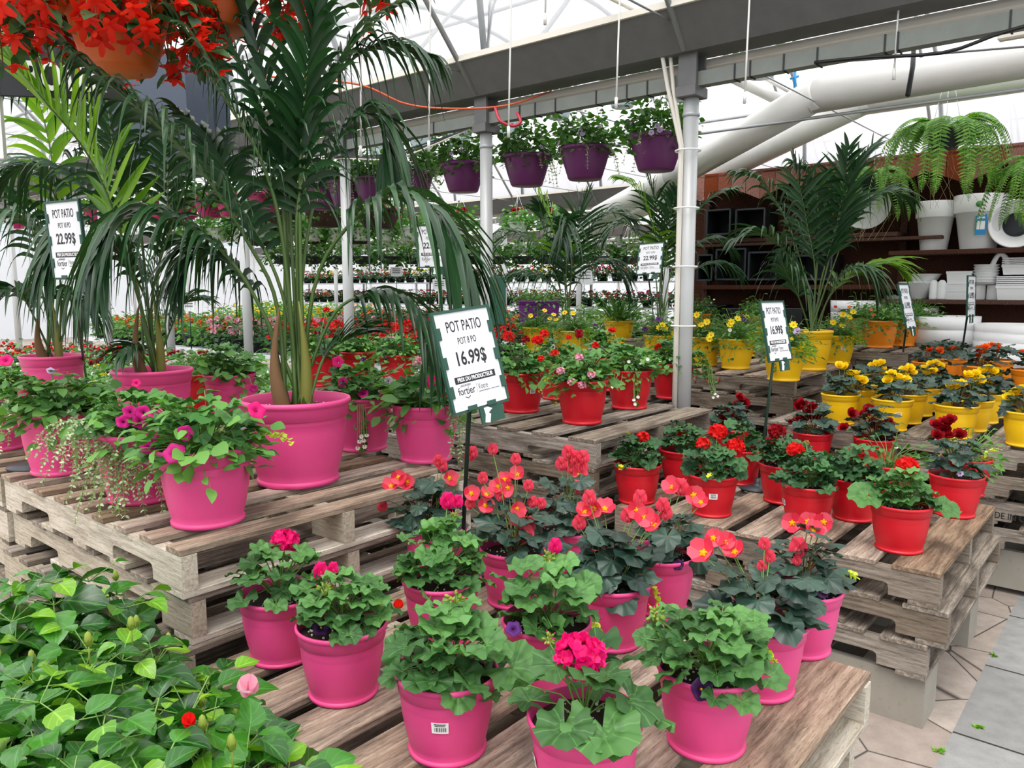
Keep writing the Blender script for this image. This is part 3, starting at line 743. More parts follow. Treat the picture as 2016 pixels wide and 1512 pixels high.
M_FILM2 = film('older_greenhouse_film', .72, (.90, .90, .92))
V0, V1 = -9.0, 26.0
def arch(ub, n=16, z0=2.98, rise=1.75):
    return [(ub-BAY/2*cos(pi*i/n), z0+rise*sin(pi*i/n)**.85) for i in range(n+1)]
def along(prof, v0, v1, mat, nm, closed=True):
    """profile in (u, z) swept along the gutter direction; local frame: x = D1, y = D2"""
    k = len(prof); v = [(a, v0, z) for a, z in prof]+[(a, v1, z) for a, z in prof]; f = [(i, i+1, i+1+k, i+k) for i in range(k-1)]
    if closed: f += [(k-1, 0, k, 2*k-1), tuple(range(k-1, -1, -1)), tuple(range(k, 2*k))]
    o = obj(nm, T(v, f), mat, None, False); o.rotation_euler = (0, 0, RZ); return o
tn = 1
for b in range(0, 4):
    ug = G0+b*BAY
    # galvanised gutter: sloping cheeks with a flat bottom
    t = .012
    o = along([(-.27, 2.98), (-.10, 2.79), (.10, 2.79), (.27, 2.98), (.27-t, 2.98), (.10-t/2, 2.79+t), (-.10+t/2, 2.79+t), (-.27+t, 2.98)], V0, V1, M_GUT, 'trim_%d' % tn); o.location = W3(ug, 0); struct(o); tn += 1
    o = along([(-.285, 2.975), (-.26, 2.975), (-.26, 3.01), (-.285, 3.01)], V0, V1, M_CREAM, 'trim_%d' % tn); o.location = W3(ug, 0); struct(o); tn += 1
    o = obj('trim_%d' % tn, tube([W3(ug+.16, V0, 2.77), W3(ug+.16, V1, 2.77)], .035, 10), M_CREAM); struct(o); tn += 1
    o = along([(-.035, 2.615), (.035, 2.615), (.035, 2.69), (-.035, 2.69)], V0, V1, M_BEAM, 'trim_%d' % tn); o.location = W3(ug, 0); struct(o); tn += 1
for b in range(-1, 4):
    ub = G0+b*BAY+BAY/2; pr = arch(ub)
    v = []; f = []
    for a, z in pr: v += [W3(a, V0, z+.03), W3(a, V1, z+.03)]
    for i in range(len(pr)-1): f.append((2*i, 2*i+2, 2*i+3, 2*i+1))
    o = obj('ceiling' if b == -1 else 'ceiling.%03d' % (b+1), T(v, f), M_FILM if b < 0 else M_FILM2, None, True); struct(o)
    # purlins
    ts = []
    for i in ((2, 4, 6, 8, 10, 12, 14) if b < 2 else (3, 6, 8, 10, 13)): a, z = pr[i]; ts.append(tube([W3(a, V0, z-.02), W3(a, V1, z-.02)], .021, 6))
    o = obj('trim_%d' % tn, ts, M_GALV); struct(o); tn += 1
    hoops = []
    for k in range(-3, 14):
        vv = 2.14+1.55*k*(1 if b < 1 else 1)
        if b >= 1 and k % 2: continue
        hoops.append(tube([W3(a, vv, z) for a, z in pr], .024, 6))
        hoops.append(tube([W3(ub-BAY/2+.1, vv, 2.8), W3(ub-BAY/2+1.0, vv, 3.75), W3(ub-BAY/2+1.7, vv, 4.45)], .018, 6)); hoops.append(tube([W3(ub+BAY/2-.1, vv, 2.8), W3(ub+BAY/2-1.0, vv, 3.75), W3(ub+BAY/2-1.7, vv, 4.45)], .018, 6))
        hoops.append(tube([W3(ub-BAY/2+.2, vv+.03, 2.9), W3(ub+BAY/2-.2, vv+.03, 2.93)], .006, 5))
    o = obj('trim_%d' % tn, hoops, M_GALV); struct(o); tn += 1
# posts with saddle brackets and straps
def post(u, v, r, label, group=None):
    e = root('greenhouse_post', W3(u, v, 0), label, 'post', group)
    obj('shaft', tube([(0, 0, 0), (0, 0, 2.60)], r, 20), M_PIPE, e)
    obj('saddle_bracket', [box(-.075, -.06, 2.56, .075, .06, 2.62, bev=.004), box(-.06, -.055, 2.62, -.04, .055, 2.82), box(.04, -.055, 2.62, .06, .055, 2.82)], M_GUT, e, False).rotation_euler = (0, 0, RZ)
    obj('strap', [lathe([(r+.003, 2.46), (r+.006, 2.463), (r+.006, 2.478), (r+.003, 2.481)], 20)], M_GALV, e)
    return e
PV = [2.14, 3.69, 5.24, 6.79, 8.34, 9.9, 13, 16.1, 19.2, 22.3]
plab = ['thick grey steel post with cream hoses tied to it', 'thick grey steel post behind the price sign of the pink pots', 'grey steel post seen just right of the tall palm stems']
POSTS = []
for i, v in enumerate([.55]+PV):
    if i == 0: continue
    j = i-1
    e = post(G0, v, .043, plab[j] if j < 3 else 'grey steel post far back along the first gutter', None if j < 3 else 'far posts of the first gutter'); POSTS.append(e)
for b in (1, 2):
    for v in PV[::1]:
        post(G0+b*BAY, v+.4, .04, 'distant slim grey steel post under the %s gutter' % ('second' if b == 1 else 'third'), 'posts of the %s gutter' % ('second' if b == 1 else 'third'))
# cream hoses tied down the first post
pw = W3(G0, 2.14)
side = np.array([-1.0, 0, 0])*.052+np.array([0, -.02, 0])
ts = [tube([pw+side+[-.008*k+.0, -.004*k, z_] for z_ in (.5, 1.4, 2.3)]+[pw+side+np.array([-.05-.03*k, .03, 2.62])]+[pw+np.array([-.12-.05*k, .05, 2.85]), pw+np.array([-.30, .0, 3.02]), pw+np.array([-.62, -.1, 3.13]), pw+np.array([-1.05, -.2, 3.3])], .012, 8) for k in range(2)]
e = root('water_hose', pw+side*1.0, 'pair of cream water pipes tied down the thick grey post', 'hose')
o = obj('pipe', [t.x(None, -(pw+side)) for t in ts], M_CREAM, e)
for z_ in (1.28, 1.62, 1.95, 2.27):
    obj('cable_tie', lathe([(.070, z_), (.074, z_+.002), (.074, z_+.008), (.070, z_+.010)], 20).x(None, -side*1.0+[-.012, 0, 0]), M_WIRE, e)
J = pw+np.array([-.62, -.1, 3.13])-(pw+side)
obj('pipe_joint', [tube([J-[.05, .01, .02], J+[.06, .01, .02]], .021, 10), tube([J, J+[-.02, 0, .09]], .019, 10)], M_BLK2, e)
# thin hanging drip tubes
for x, y0, y1 in ((1003, -20, 262), (1215, -20, 205), (1468, -20, 195), (1762, -20, 148), (846, 40, 290), (712, 70, 300), (1075, 0, 40)):
    d = 3.6 if x > 700 else 4; p0 = at(x+6, y0, d); p0[2] = 4.2; p1 = at(x-2, y1, d*1.02); mid = (p0+p1)/2+[.01, 0, 0]
    tag(obj('drip_tube', [tube(bez([p0, mid, p1], 8), .0045, 6), tube([p1+[0, 0, .03], p1-[0, 0, .02]], .008, 6)], M_HOSE), 'thin white drip tube hanging from the roof frame, bulb at its end', 'drip tube', 'drip tubes hanging from the roof')
# cables and zip ties on the first square tube
def onbeam(x, z=2.65, u=G0-.05):
    # photo column -> point on the beam line
    r = ray(x, 200); a = np.array([r[0], r[1]]); A = np.array([[a[0], -D2[0]], [a[1], -D2[1]]]); q = np.linalg.solve(A, D1[:2]*u); return W3(u, q[1], z)
cb = root('cable_bundle', onbeam(700), 'dark cables sagging under the square gutter tube', 'cable')
c0 = onbeam(700)
for k in range(3):
    pts = [onbeam(925, 2.6, G0-.04), onbeam(820, 2.54-.02*k, G0-.06), onbeam(760, 2.52-.02*k, G0-.05), onbeam(650, 2.56, G0-.05), onbeam(520, 2.60, G0-.05)]; obj('cable', [t.x(None, -c0) for t in [tube(bez(pts, 14), .006, 5)]], M_BLK2 if k < 2 else M_CREAM, cb)
cb = root('power_cable', onbeam(1800), 'black cable with a loose hanging end under the square tube at right', 'cable')
c0 = onbeam(1800)
obj('cable', [tube(bez([onbeam(2100, 2.63), onbeam(1960, 2.60), onbeam(1850, 2.56), onbeam(1700, 2.60), onbeam(1600, 2.62)], 14), .008, 6).x(None, -c0)], M_BLK, cb)
obj('loose_end', [tube([at(1799, 95, 4.25)-c0, at(1797, 130, 4.25)-c0, at(1787, 188, 4.2)-c0], .013, 6)], M_BLK, cb)
zt = []
for x in (1280, 1240, 1180, 1100, 1060, 1030, 860, 800, 1450, 1480, 1545, 1610, 1740, 1765, 1980):
    p = onbeam(x, 2.652, G0); zt.append(tag(obj('zip_tie', [box(-.04, -.004, -.042, .04, .004, .042)], M_BLK, None, False, p), 'black plastic tie strapped round the square tube', 'zip tie', 'zip ties on the square tube')); zt[-1].rotation_euler = (0, 0, RZ)
pts = [at(520, 150, 4.6), at(700, 165, 4.6), at(800, 205, 4.7), at(900, 214, 4.8), at(1000, 207, 4.9), at(1085, 180, 5.1)]
tag(obj('orange_cable', [tube(bez(pts, 24), .006, 6)], M_CORD), 'orange electric cable strung below the gutter', 'cable')
pts = [at(975, 212, 4.85), at(985, 238, 4.8), at(1010, 248, 4.8), at(1025, 240, 4.8), at(1018, 222, 4.85)]
tag(obj('red_cord_coil', [tube(bez(pts, 16), .010, 6)], plain('red_cord', (176, 40, 60), .5)), 'coil of red cord hanging beside the middle post', 'cord')
pts = [at(1378, 140, 4.3), at(1700, 118, 4.4), at(2040, 90, 4.3)]
tag(obj('thin_rod', [tube(pts, .006, 6)], M_GUT), 'thin grey rod running beneath the square tube at right', 'rod')
# big white air ducts
def duct(pts, rad, label):
    e = root('air_duct', pts[0]*np.array([1, 1, 1]), label, 'duct')
    c = [np.asarray(p) for p in pts]; o = c[0]
    for i in range(len(c)-1):
        d = nrm(c[i+1]-c[i]); a = c[i]-d*(.08 if i else 0); obj('duct_section', [tube([a-o, c[i+1]-o], rad, 36, 0, True)], M_DUCT, e)
        obj('seam_ring', [tube([c[i+1]-d*.012-o, c[i+1]+d*.004-o], rad*1.012, 36)], M_DUCT, e)
    return e
K1 = at(1600, 190, 6.0)
R1 = .128
du1 = duct([K1+D2*-4.2+ZZ*.1, K1, at(1318, 352, 7.8), at(1180, 425, 9.6)], R1, 'fat white film air duct sloping down from upper right, the front one')
K2 = at(1700, 196, 6.6)
duct([K2+D2*-4.2+ZZ*.04, K2, at(1400, 345, 8.3), at(1160, 452, 10.4)], R1, 'fat white film air duct just behind and below the front duct')
tag(obj('small_pipe', [tube([at(1440, 150, 6.6), at(1540, 200, 7.0)], .05, 14), tube([at(1500, 150, 6.8), at(1600, 205, 7.0)], .02, 8)], M_DUCT), 'short white strut pipe rising behind the ducts', 'pipe')
tag(obj('blue_valve', [tube([at(1565, 140, 6.2), at(1565, 175, 6.2)], .012, 8), tube([at(1556, 155, 6.2), at(1572, 150, 6.2)], .01, 8)], M_BLUE), 'small blue valve above the front duct', 'valve')
tag(obj('tube_lamp', [box(-.0, -.03, -.03, 1.2, .03, .03, bev=.01)], M_CREAM, None, False, at(1965, 72, 4.6)), 'white tube lamp casing at the upper right edge', 'lamp').rotation_euler = (0, 0, RZ-pi/2)
# outer walls of white sheet, far away
def wallq(nm, a, b, z0, z1, mat, th=.05):
    a = np.array(a); b = np.array(b); d = nrm(b-a); n = np.array([-d[1], d[0], 0])*th
    v = [a+ZZ*z0, b+ZZ*z0, b+ZZ*z1, a+ZZ*z1]; v += [q+n for q in v]
    return struct(obj(nm, T(v, [(0, 1, 2, 3), (7, 6, 5, 4), (0, 4, 5, 1), (1, 5, 6, 2), (2, 6, 7, 3), (3, 7, 4, 0)]), mat, None, False))
wallq('wall_far', W3(G0+3*BAY+5.5, V0), W3(G0+3*BAY+5.5, V1), 0, 3.0, M_CURT)
wallq('wall_left', W3(-3, V1), W3(G0+3*BAY+5.5, V1), 0, 3.0, M_CURT)

# ---------------------------------------------------------------- back wall with shelves (plane u = 8)
UW = 8.05; VA, VC = -1.6, 3.95
def panel(nm, pieces, mat, smooth=False):
    o = obj(nm, pieces, mat, None, smooth); o.rotation_euler = (0, 0, RZ); return o
pl = []
v = VA
while v < VC:
    pl.append(box(UW, v, 0, UW+.03, v+.149, 2.66)); v += .15
o = panel('wall_back', pl, M_BROWN); struct(o)
e = root('zigzag_canopy', W3(UW-.40, VA), 'red brown cedar canopy with zigzag lower edge over the shelves', 'canopy', None, RZ)
obj('canopy_top', [box(0, 0, 2.64, .40, VC-VA, 2.66)], M_CEDAR, e, False)
v = 0
while v < VC-VA:
    a = .0; h = .11 if int(v/.15) % 2 else .0
    x0 = 0; v1 = v+.145; s = int(round(v/.15)) % 4
    lo = [.0, .065, .13, .065]; z0 = 2.39+lo[s]; z1 = 2.39+lo[(s+1) % 4]
    q = [(0, v, z0), (0, v1, z1), (0, v1, 2.68), (0, v, 2.68), (.022, v, z0), (.022, v1, z1), (.022, v1, 2.68), (.022, v, 2.68)]
    obj('fascia_board', T(q, [(3, 2, 1, 0), (4, 5, 6, 7), (0, 1, 5, 4), (1, 2, 6, 5), (2, 3, 7, 6), (3, 0, 4, 7)]), M_CEDAR, e, False); v += .15
def wbox(u0, v0, z0, u1, v1, z1, nm, mat, label, catg, group=None):
    o = obj(nm, box(0, 0, 0, u1-u0, v1-v0, z1-z0, bev=.004), mat, None, False, W3(u0, v0, z0)); o.rotation_euler = (0, 0, RZ); return tag(o, label, catg, group)
def zat(x, y, u): return float(onu(x, y, u)[2])
def vat(x, y, u): return float(onu(x, y, u)@D2)
US = UW-.42
s1 = zat(1900, 490, US); s2 = zat(1900, 590, US); s3 = zat(1560, 561, US); s4 = zat(1700, 458, US); s5 = zat(1450, 476, US)
vm = vat(1764, 555, US)
wbox(US, VA, s1-.04, UW, vat(1750, 490, US), s1, 'wall_shelf', M_BROWN, 'brown shelf board carrying the tall white planters', 'shelf')
wbox(US, VA, s2-.04, UW, vat(1722, 588, US), s2, 'wall_shelf', M_BROWN, 'brown shelf board carrying white bowls and nested pots', 'shelf')
wbox(US, vm+.0, s3-.045, UW, VC, s3, 'wall_shelf', M_BROWN, 'long brown shelf board under the black framed planters', 'shelf')
wbox(US+.05, vat(1764, 458, US), s4-.04, UW, VC, s4, 'wall_shelf', M_BROWN, 'upper brown shelf board below the round white dish', 'shelf')
for vv in (VC-.05, VC-1.2, vm+.02):
    wbox(UW-.06, vv, 0, UW, vv+.06, 2.5, 'shelf_upright', M_BROWN, 'dark brown upright board of the shelf wall', 'upright', 'uprights of the shelf wall')
def shelf_pot(x, ybase, r, h, mat, label, taper=.7, band=True, zb=None, u=None, group=None, catg='planter', nest=0, name='white_planter', ell=1.0):
    u = u if u is not None else UW-.22; z = zb if zb is not None else s1
    p = onu(x, ybase, u); loc = W3(u, p@D2, z); rb = r*taper
    prof = [(.0001, 0), (rb, 0), (rb+.002, .004)]
    if band: prof += [(rb+(r-rb)*.72, h*.66), (r*.985, h*.665), (r, h*.68), (r*1.02, h*.985), (r*1.0, h), (r*.96, h*.99), (r*.9, h*.6), (.0001, h*.58)]
    else: prof += [(r*.97, h*.93), (r, h*.96), (r, h), (r*.95, h*.985), (rb*.97, h*.1), (.0001, h*.08)]
    o = tag(obj(name, lathe(prof, 40), mat, None, True, loc), label, catg, group)
    return o, loc
o, l1 = shelf_pot(1838, 487, .160, .43, M_WHT, 'tall white planter with broad rim band, left one on upper right shelf', .66, zb=s1)
o, l2 = shelf_pot(1925, 486, .205, .46, M_WHT, 'wide tall white planter with a blue product label', .66, zb=s1)
# labels on it
tc_ = nrm((CO-l2)*[1, 1, 0]); fx = np.cross(ZZ, tc_)
lb = obj('blue_label', [box(-.042, -.001, -.085, .042, .003, .085)], M_BLUE, o, False); F_ = np.stack([fx, -tc_, ZZ], 1)
from mathutils import Matrix
def orient(ob, M): ob.rotation_euler = Matrix([list(r) for r in M]).to_euler()
lb.location = tc_*.180+ZZ*.20+fx*.01; orient(lb, F_); lb['label'] = 'blue product label'
lw = obj('label_picture', [box(-.03, -.0015, -.04, .03, 0.0, .03)], M_PAPER, lb, False); lw.location = (0, -.0015, 0)
lw = obj('label_title', [box(-.028, -.0015, .05, .028, 0.0, .066)], M_PAPER, lb, False); lw.location = (0, -.0015, 0)
lg = obj('round_logo', lathe([(.0001, 0), (.026, 0), (.026, .002), (.0001, .003)], 20), M_LOGO, o); lg.location = tc_*.206+ZZ*.37+fx*-.01; orient(lg, np.stack([fx, ZZ, tc_], 1)); lg['label'] = 'round green logo sticker'
# round dish and colander-like pot lying on its side
def dish(x, y, u, r, label, deep=.08, mat=M_WHT, inner=None):
    p = onu(x, y, u); n_ = nrm((CO-p)*[1, 1, .2]+np.array([-.5, -.3, 0])); F = frame(np.cross(n_, [0, .3, 1]), n_)
    pr = [(.0001, -deep), (r*.55, -deep), (r*.93, -.01), (r, 0), (r, .012), (r*.94, .012), (r*.90, -.005), (r*.52, -deep+.01), (.0001, -deep+.01)]
    o = tag(obj('round_dish', lathe(pr, 40), mat, None, True, p), label, 'planter'); orient(o, F)
    if inner: q = obj('perforated_base', lathe([(.0001, -deep+.014), (r*.5, -deep+.014), (r*.5, -deep+.012)], 30), inner, o); q['label'] = 'black perforated base'
    return o
dish(1704, 405, UW-.3, .215, 'round white dish standing upright on the upper shelf')
dish(2000, 440, UW-.35, .20, 'white bowl on its side with black perforated base', .17, M_WHT, M_BLK2)
# lower right shelf
zs = s2
shelf_pot(1680+5, 600, .185, .13, M_WHT, 'wide shallow white tub half hidden behind orange planters', .9, False, zb=s2-.22)
shelf_pot(1808, 586, .17, .155, M_WHT, 'big white bowl under a second bowl on the lower shelf', .42, False, zb=s2, group=None)
o_, lo_ = shelf_pot(1815, 586, .15, .07, M_WHT, 'smaller white bowl stacked on the big bowl', .7, False, zb=s2+.155)
shelf_pot(1758, 586, .08, .03, M_WHT, 'pair of flat white saucers at the left end of the lower shelf', .85, False, zb=s2)
for i, x in enumerate((1838, 1854)):
    p = onu(x, 586, UW-.3); tag(obj('white_bottle', lathe([(.0001, 0), (.033, 0), (.034, .01), (.034, .13), (.028, .155), (.016, .168), (.0001, .17)], 24), M_WHT, None, True, W3(UW-.32, p@D2, s2)), ('left' if i == 0 else 'right')+' one of two slim white cylinders beside the white bowls', 'container')
def tubrect(x, zb, w, d, h, label, u=None, ribs=0, group=None):
    u = u or UW-.24; p = onu(x, 586, u); e = root('rectangular_planter', W3(u, p@D2, zb), label, 'planter', group, RZ)
    t = .88
    def ring(s, z): return [(-d/2*s, -w/2*s, z), (d/2*s, -w/2*s, z), (d/2*s, w/2*s, z), (-d/2*s, w/2*s, z)]
    lv = [ring(t, 0), ring(.96, h*.8), ring(1.0, h*.8), ring(1.0, h), ring(.95, h), ring(.86, h*.2)]; v = sum(lv, []); f = [(3, 2, 1, 0)]
    for k in range(5):
        for j in range(4): a = k*4+j; c = k*4+(j+1) % 4; f.append((a, c, c+4, a+4))
    f.append((20, 21, 22, 23)); obj('tub', T(v, f), M_WHT, e, False)
    for k in range(ribs): obj('nested_rim', T(sum([ring(.99, h+.016*k+.003), ring(.99, h+.016*k+.013)], []), [(0, 1, 5, 4), (1, 2, 6, 5), (2, 3, 7, 6), (3, 0, 4, 7), (4, 5, 6, 7), (3, 2, 1, 0)]), M_WHT, e, False)
    return e
tubrect(1883, s2, .21, .16, .085, 'low square white planter at the bottom of the stepped pile')
tubrect(1883, s2+.085, .19, .14, .06, 'square white planter in the middle of the stepped pile')
tubrect(1888, s2+.145, .20, .15, .10, 'tapered white planter on top of the stepped pile', ribs=0)
shelf_pot(1926, 586, .055, .13, M_WHT, 'short plain white cylinder pot below the nested watering pots', .95, False, zb=s2)
shelf_pot(1957, 586, .060, .125, M_WHT, 'plain white cylinder pot near the right edge of lower shelf', .95, False, zb=s2)
for k in range(7):
    p = onu(1938, 586, UW-.24); tag(obj('nested_pot', lathe([(.0001, 0), (.085, 0), (.095, .02), (.1, .022), (.1, .026), (.0001, .026)], 28), M_WHT, None, True, W3(UW-.24, p@D2, s2+.13+.024*k)), 'white scoop handled pot nested in a pile on the lower shelf', 'pot', 'nested white scoop pots')
pp = onu(1962, 560, UW-.3)
tag(obj('scoop_handle', [tube(bez([W3(UW-.3, pp@D2+.05, s2+.27), W3(UW-.3, pp@D2-.00, s2+.38), W3(UW-.3, pp@D2-.06, s2+.34), W3(UW-.3, pp@D2-.07, s2+.22)], 12), .02, 8)], M_WHT), 'curved white handle sticking up beside the nested pots', 'handle')
tubrect(2003, s2, .30, .2, .12, 'long white planter at the right end of the lower shelf', ribs=5)
tubrect(2006, s2+.21, .26, .19, .08, 'white planter on top of the pile at the right end', ribs=4)
# big white tubs on the ground in front of the wall
def bigtub(x, yrim, u, r, h, zt, label, rims=1):
    p = onu(x, yrim, u); e = root('white_tub', W3(u, p@D2, 0), label, 'tub')
    obj('tub', lathe([(.0001, 0), (r*.72, 0), (r*.9, zt-.22), (r*.99, zt-.215), (r*1.0, zt-.11), (r*.985, zt-.105), (r*1.01, zt-.1), (r*1.03, zt), (r*.97, zt), (r*.9, zt-.2), (.0001, zt-.25)], 48), M_WHT, e)
    for k in range(1, rims): obj('nested_rim', lathe([(r*1.0, zt+.07*k-.06), (r*1.03, zt+.07*k), (r*.97, zt+.07*k), (r*.95, zt+.07*k-.06)], 48), M_WHT, e)
    return e
bigtub(1856, 622, 7.22, .27, 1.2, zat(1856, 622, 7.22), 'huge white tub with a double rim behind the small orange pots')
bigtub(1995, 640, 7.22, .27, 1.1, zat(1990, 640, 7.25)-.2, 'stack of nested huge white tubs at the right edge', 4)
bigtub(1795, 606, 7.76, .21, 1.2, zat(1795, 606, 7.76), 'white tub seen between orange planters and the double rim tub')
bigtub(1688, 598, 7.72, .23, 1.2, zat(1690, 592, 7.55), 'wide white tub behind the orange planters')
# black framed planters on the left shelf and below it
def framebox(x0, x1, y0, y1, u, label):
    a = onu(x0, y1, u); b = onu(x1, y0, u); va, vb = a@D2, b@D2; zb, zt = min(a[2], b[2]), max(a[2], b[2]); w = va-vb; h = zt-zb
    e = root('black_planter', W3(u, vb, zb), label, 'planter', None, RZ); t = .02
    obj('case', [box(.30, 0, 0, .32, w, h), box(0, 0, 0, .3, t, h), box(0, w-t, 0, .3, w, h), box(0, t, 0, .3, w-t, t), box(0, t, h-t, .3, w-t, h)], M_BLK, e, False)
    obj('rim', [box(-.012, 0, 0, 0, t*.8, h), box(-.012, w-t*.8, 0, 0, w, h), box(-.012, 0, 0, 0, w, t*.8), box(-.012, 0, h-t*.8, 0, w, h)], M_BLK2, e, False)
framebox(1472, 1532, 494, 552, UW-.42, 'open black square planter lying on its side, right one on the long shelf')
framebox(1408, 1470, 488, 552, UW-.42, 'open black square planter lying on its side, middle one on the long shelf')
framebox(1372, 1404, 500, 553, UW-.42, 'open black planter lying on its side next to the thick post')
framebox(1390, 1440, 410, 464, UW-.42, 'black square planter in upper row, left one')
framebox(1447, 1508, 408, 464, UW-.42, 'black square planter in upper row, right one')
framebox(1560, 1640, 500, 552, UW-.42, 'black crate behind the palm stems on the long shelf')
wbox(US+.05, VC-2.4, s5-.04, UW, VC, s5-.01, 'wall_shelf', M_BROWN, 'brown shelf board under the upper row of black planters', 'shelf')
for i, (x, w, z1) in enumerate(((1392, .22, .98), (1440, .2, .95), (1490, .24, 1.0), (1552, .28, .96))):
    p = onu(x, 600, UW-.5); wbox(UW-.5, p@D2-w/2, .0, UW-.1, p@D2+w/2, z1+.35, 'black_crate', M_BLK, ['tall black crate at floor level beside the thick post', 'narrow black crate under the long shelf', 'black ribbed crate under the long shelf', 'wide black crate behind the yellow palm pot'][i], 'crate')
#@@PART3
# ---------------------------------------------------------------- the price signs
SW, SH = .216, .280
def clip(x, y, w, h): return [box(x-w/2, y-h/2, .002, x+w/2, y+h/2, .0065, bev=.001)]
def sign(cx, cy, d, rx, qx, price, lines, base, label, zc=None, ln=True, ry=1, back=False, group=None, flap=True):
    """rx = right vector x, z ; qx = up vector x ; base = photo pixel + height of the foot"""
    C = at(cx, cy, d); r = np.array([rx[0], 0, rx[1]]); ryv = ry*sqrt(max(.0, 1-r@r)); r[1] = ryv; q = np.array([qx, 0, .96]); q[1] = -(q[0]*r[0]+q[2]*r[2])/(r[1] if abs(r[1]) > .15 else .15*np.sign(ry)); q[1] = max(-.35, min(.35, q[1]))
    q = q-r*(q@r); q = nrm(q); n = np.cross(r, q); F = np.stack([r, q, n], 1)
    e = root('price_sign', C, label, 'price sign', group)
    def pp(nm, ts, m, z=0, lab=None):
        o = obj(nm, ts, m, e, False); orient(o, F); o.location = F@np.array([0, 0, z])
        if lab: o['label'] = lab
        return o
    w, h = SW, SH; t = .008
    pp('frame', [box(-w/2-t, -h/2-t, -.006, w/2+t, h/2+t, 0), box(-w/2-t, -h/2, -.002, -w/2, h/2+t, .005), box(w/2, -h/2, -.002, w/2+t, h/2+t, .005), box(-w/2, h/2, -.002, w/2, h/2+t, .005)], M_GREEN)
    cd = pp('card', [box(-w/2, -h/2, 0, w/2, h/2, .0015)], M_CARD)
    cl = []
    for s in (-1, 1):
        for yy in (.30, 0, -.30): cl += clip(s*(w/2-.004), yy*h, .016, .035)
    for xx in (-.18, .18): cl += clip(xx*w, -h/2+.002, .035, .014)
    for c_ in cl: pp('clip', [c_], M_GREEN)
    if flap: pp('bottom_flap', [box(-.01, -h/2-.055, -.006, .085, -h/2+.004, -.001)], M_GREEN if not group else M_BLK2); pp('torn_paper', [T([(.0, -h/2-.05, 0), (.02, -h/2-.054, 0), (.03, -h/2-.03, 0), (.022, -h/2-.025, 0), (.04, -h/2-.015, 0), (.02, -h/2-.005, 0), (.006, -h/2-.008, 0), (.008, -h/2-.028, 0)], [tuple(range(8))])], M_PAPER)
    if not back:
        def tx(s, size, y, sx=1, mat=M_INK, x=0, bold=0, z=.0019):
            o = put('lettering', text_mesh(s, size, mat, sx, bold=bold), cd); o.location = (x, y, z); return o
        tx('POT PATIO', .045, .098, .62, bold=.0002); tx(lines, .028, .055, .62); tx(price, .056, .004, .82, bold=.0011)
        ba = obj('black_band', [box(-.082, -.064, .0015, .082, -.044, .0018)], M_INK, cd, False)
        tx('PRIX DU PRODUCTEUR', .0165, -.054, .82, M_PAPER, 0, .0004, .0021)
        tx('fortier', .032, -.087, .8, M_INK, -.045, 0); tx('JARDINERIE', .009, -.071, .9, M_GREYINK, -.045)
        tx('Votre', .024, -.084, .7, M_GREYINK, .022); tx('passion horticole, à votre service', .007, -.097, .9, M_GREYINK, .045)
        obj('divider', [box(-.004, -.098, .0015, -.003, -.072, .0018)], M_GREYINK, cd, False)
        obj('swoosh', [tube([(-.055, -.103, .0018), (-.045, -.108, .0018), (-.035, -.103, .0018)], .0012, 4)], M_INK, cd)
    B = onz(*base)-C; top = F@np.array([-.02, -h/2+.05, -.012])
    obj('pole', [tube([B, top, F@np.array([-.02, 0, -.010])], .007, 8)], M_POLE, e)
    obj('foot', lathe([(.0001, .0), (.085, .0), (.086, .008), (.03, .014), (.016, .03), (.014, .05), (.0001, .05)], 28).x(None, B), M_BLK2, e)
    return e
for m in range(0): pass
sign(927, 706, 2.25, (.67, .09), -.22, '16.99$', 'POT 8 PO', (908, 1128, ZA), 'large tilted price sign reading 16.99$ above the small pink pots')
sign(131, 473, 2.95, (.86, .0), -.03, '22.99$', 'POT 10 PO', (172, 760, ZB), 'price sign reading 22.99$ among the palms at left', ry=-1)
sign(1528, 652, 3.75, (.72, .0), -.14, '16.99$', 'POT 8 PO', (1492, 962, ZRL), 'narrow angled price sign 16.99$ in front of large yellow planters')
sign(1280, 509, 6.9, (.88, .05), .14, '22.99$', 'POT 10 PO', (1290, 652, ZYT), 'price sign 22.99$ beside the palm left of the thick post', ry=-1)
sign(1786, 603, 5.0, (.66, .0), -.17, '16.99$', 'POT 8 PO', (1772, 742, ZYL), 'thin edge-on price sign in front of the white bowls')
sign(1912, 583, 5.6, (.68, .0), -.03, '16.99$', 'POT 8 PO', (1885, 752, ZOL-.1), 'thin edge-on price sign before the white planter piles')
sign(850, 485, 5.4, (.95, .0), -.02, '22.99$', 'POT 10 PO', (846, 690, .75), 'price sign hidden behind drooping palm leaflets', ry=-1)

# ---------------------------------------------------------------- potted plants on display
P8R, P8H, P10R, P10H = .105, .172, .130, .218
Z8 = (P8R, P8H); Z10 = (P10R, P10H)
def pk(lb, x, y, pl, fl=(), **k): return planter('potted_geranium' if pl.startswith('ger') else 'potted_begonia', lb, 'potted plant', x, y, ZA, P8R, P8H, M_PINK, pl, fl, **k)
pk('small pink pot with one bright pink geranium head, beside the corner of the taller stack', 553, 1195, 'ger', [('g', 'pink', 560, 1066, .036, 0)], n=24, extra=[('lime', 560, 1190, 598, 1182, 0, -.09)], L=.078)
pk('small pink pot with purple petunia and pink geranium buds, left front of low stack', 674, 1262, 'ger', [('u', 'pink', 630, 1130, .016, 0), ('u', 'pink', 655, 1124, .012, 0), ('k', 'pink', 640, 1162, .020, -.05), ('p', 'dpur', 632, 1235, .019, -.08)], n=34, extra=[('lime', 730, 1180, 757, 1212, 0, -.0)])
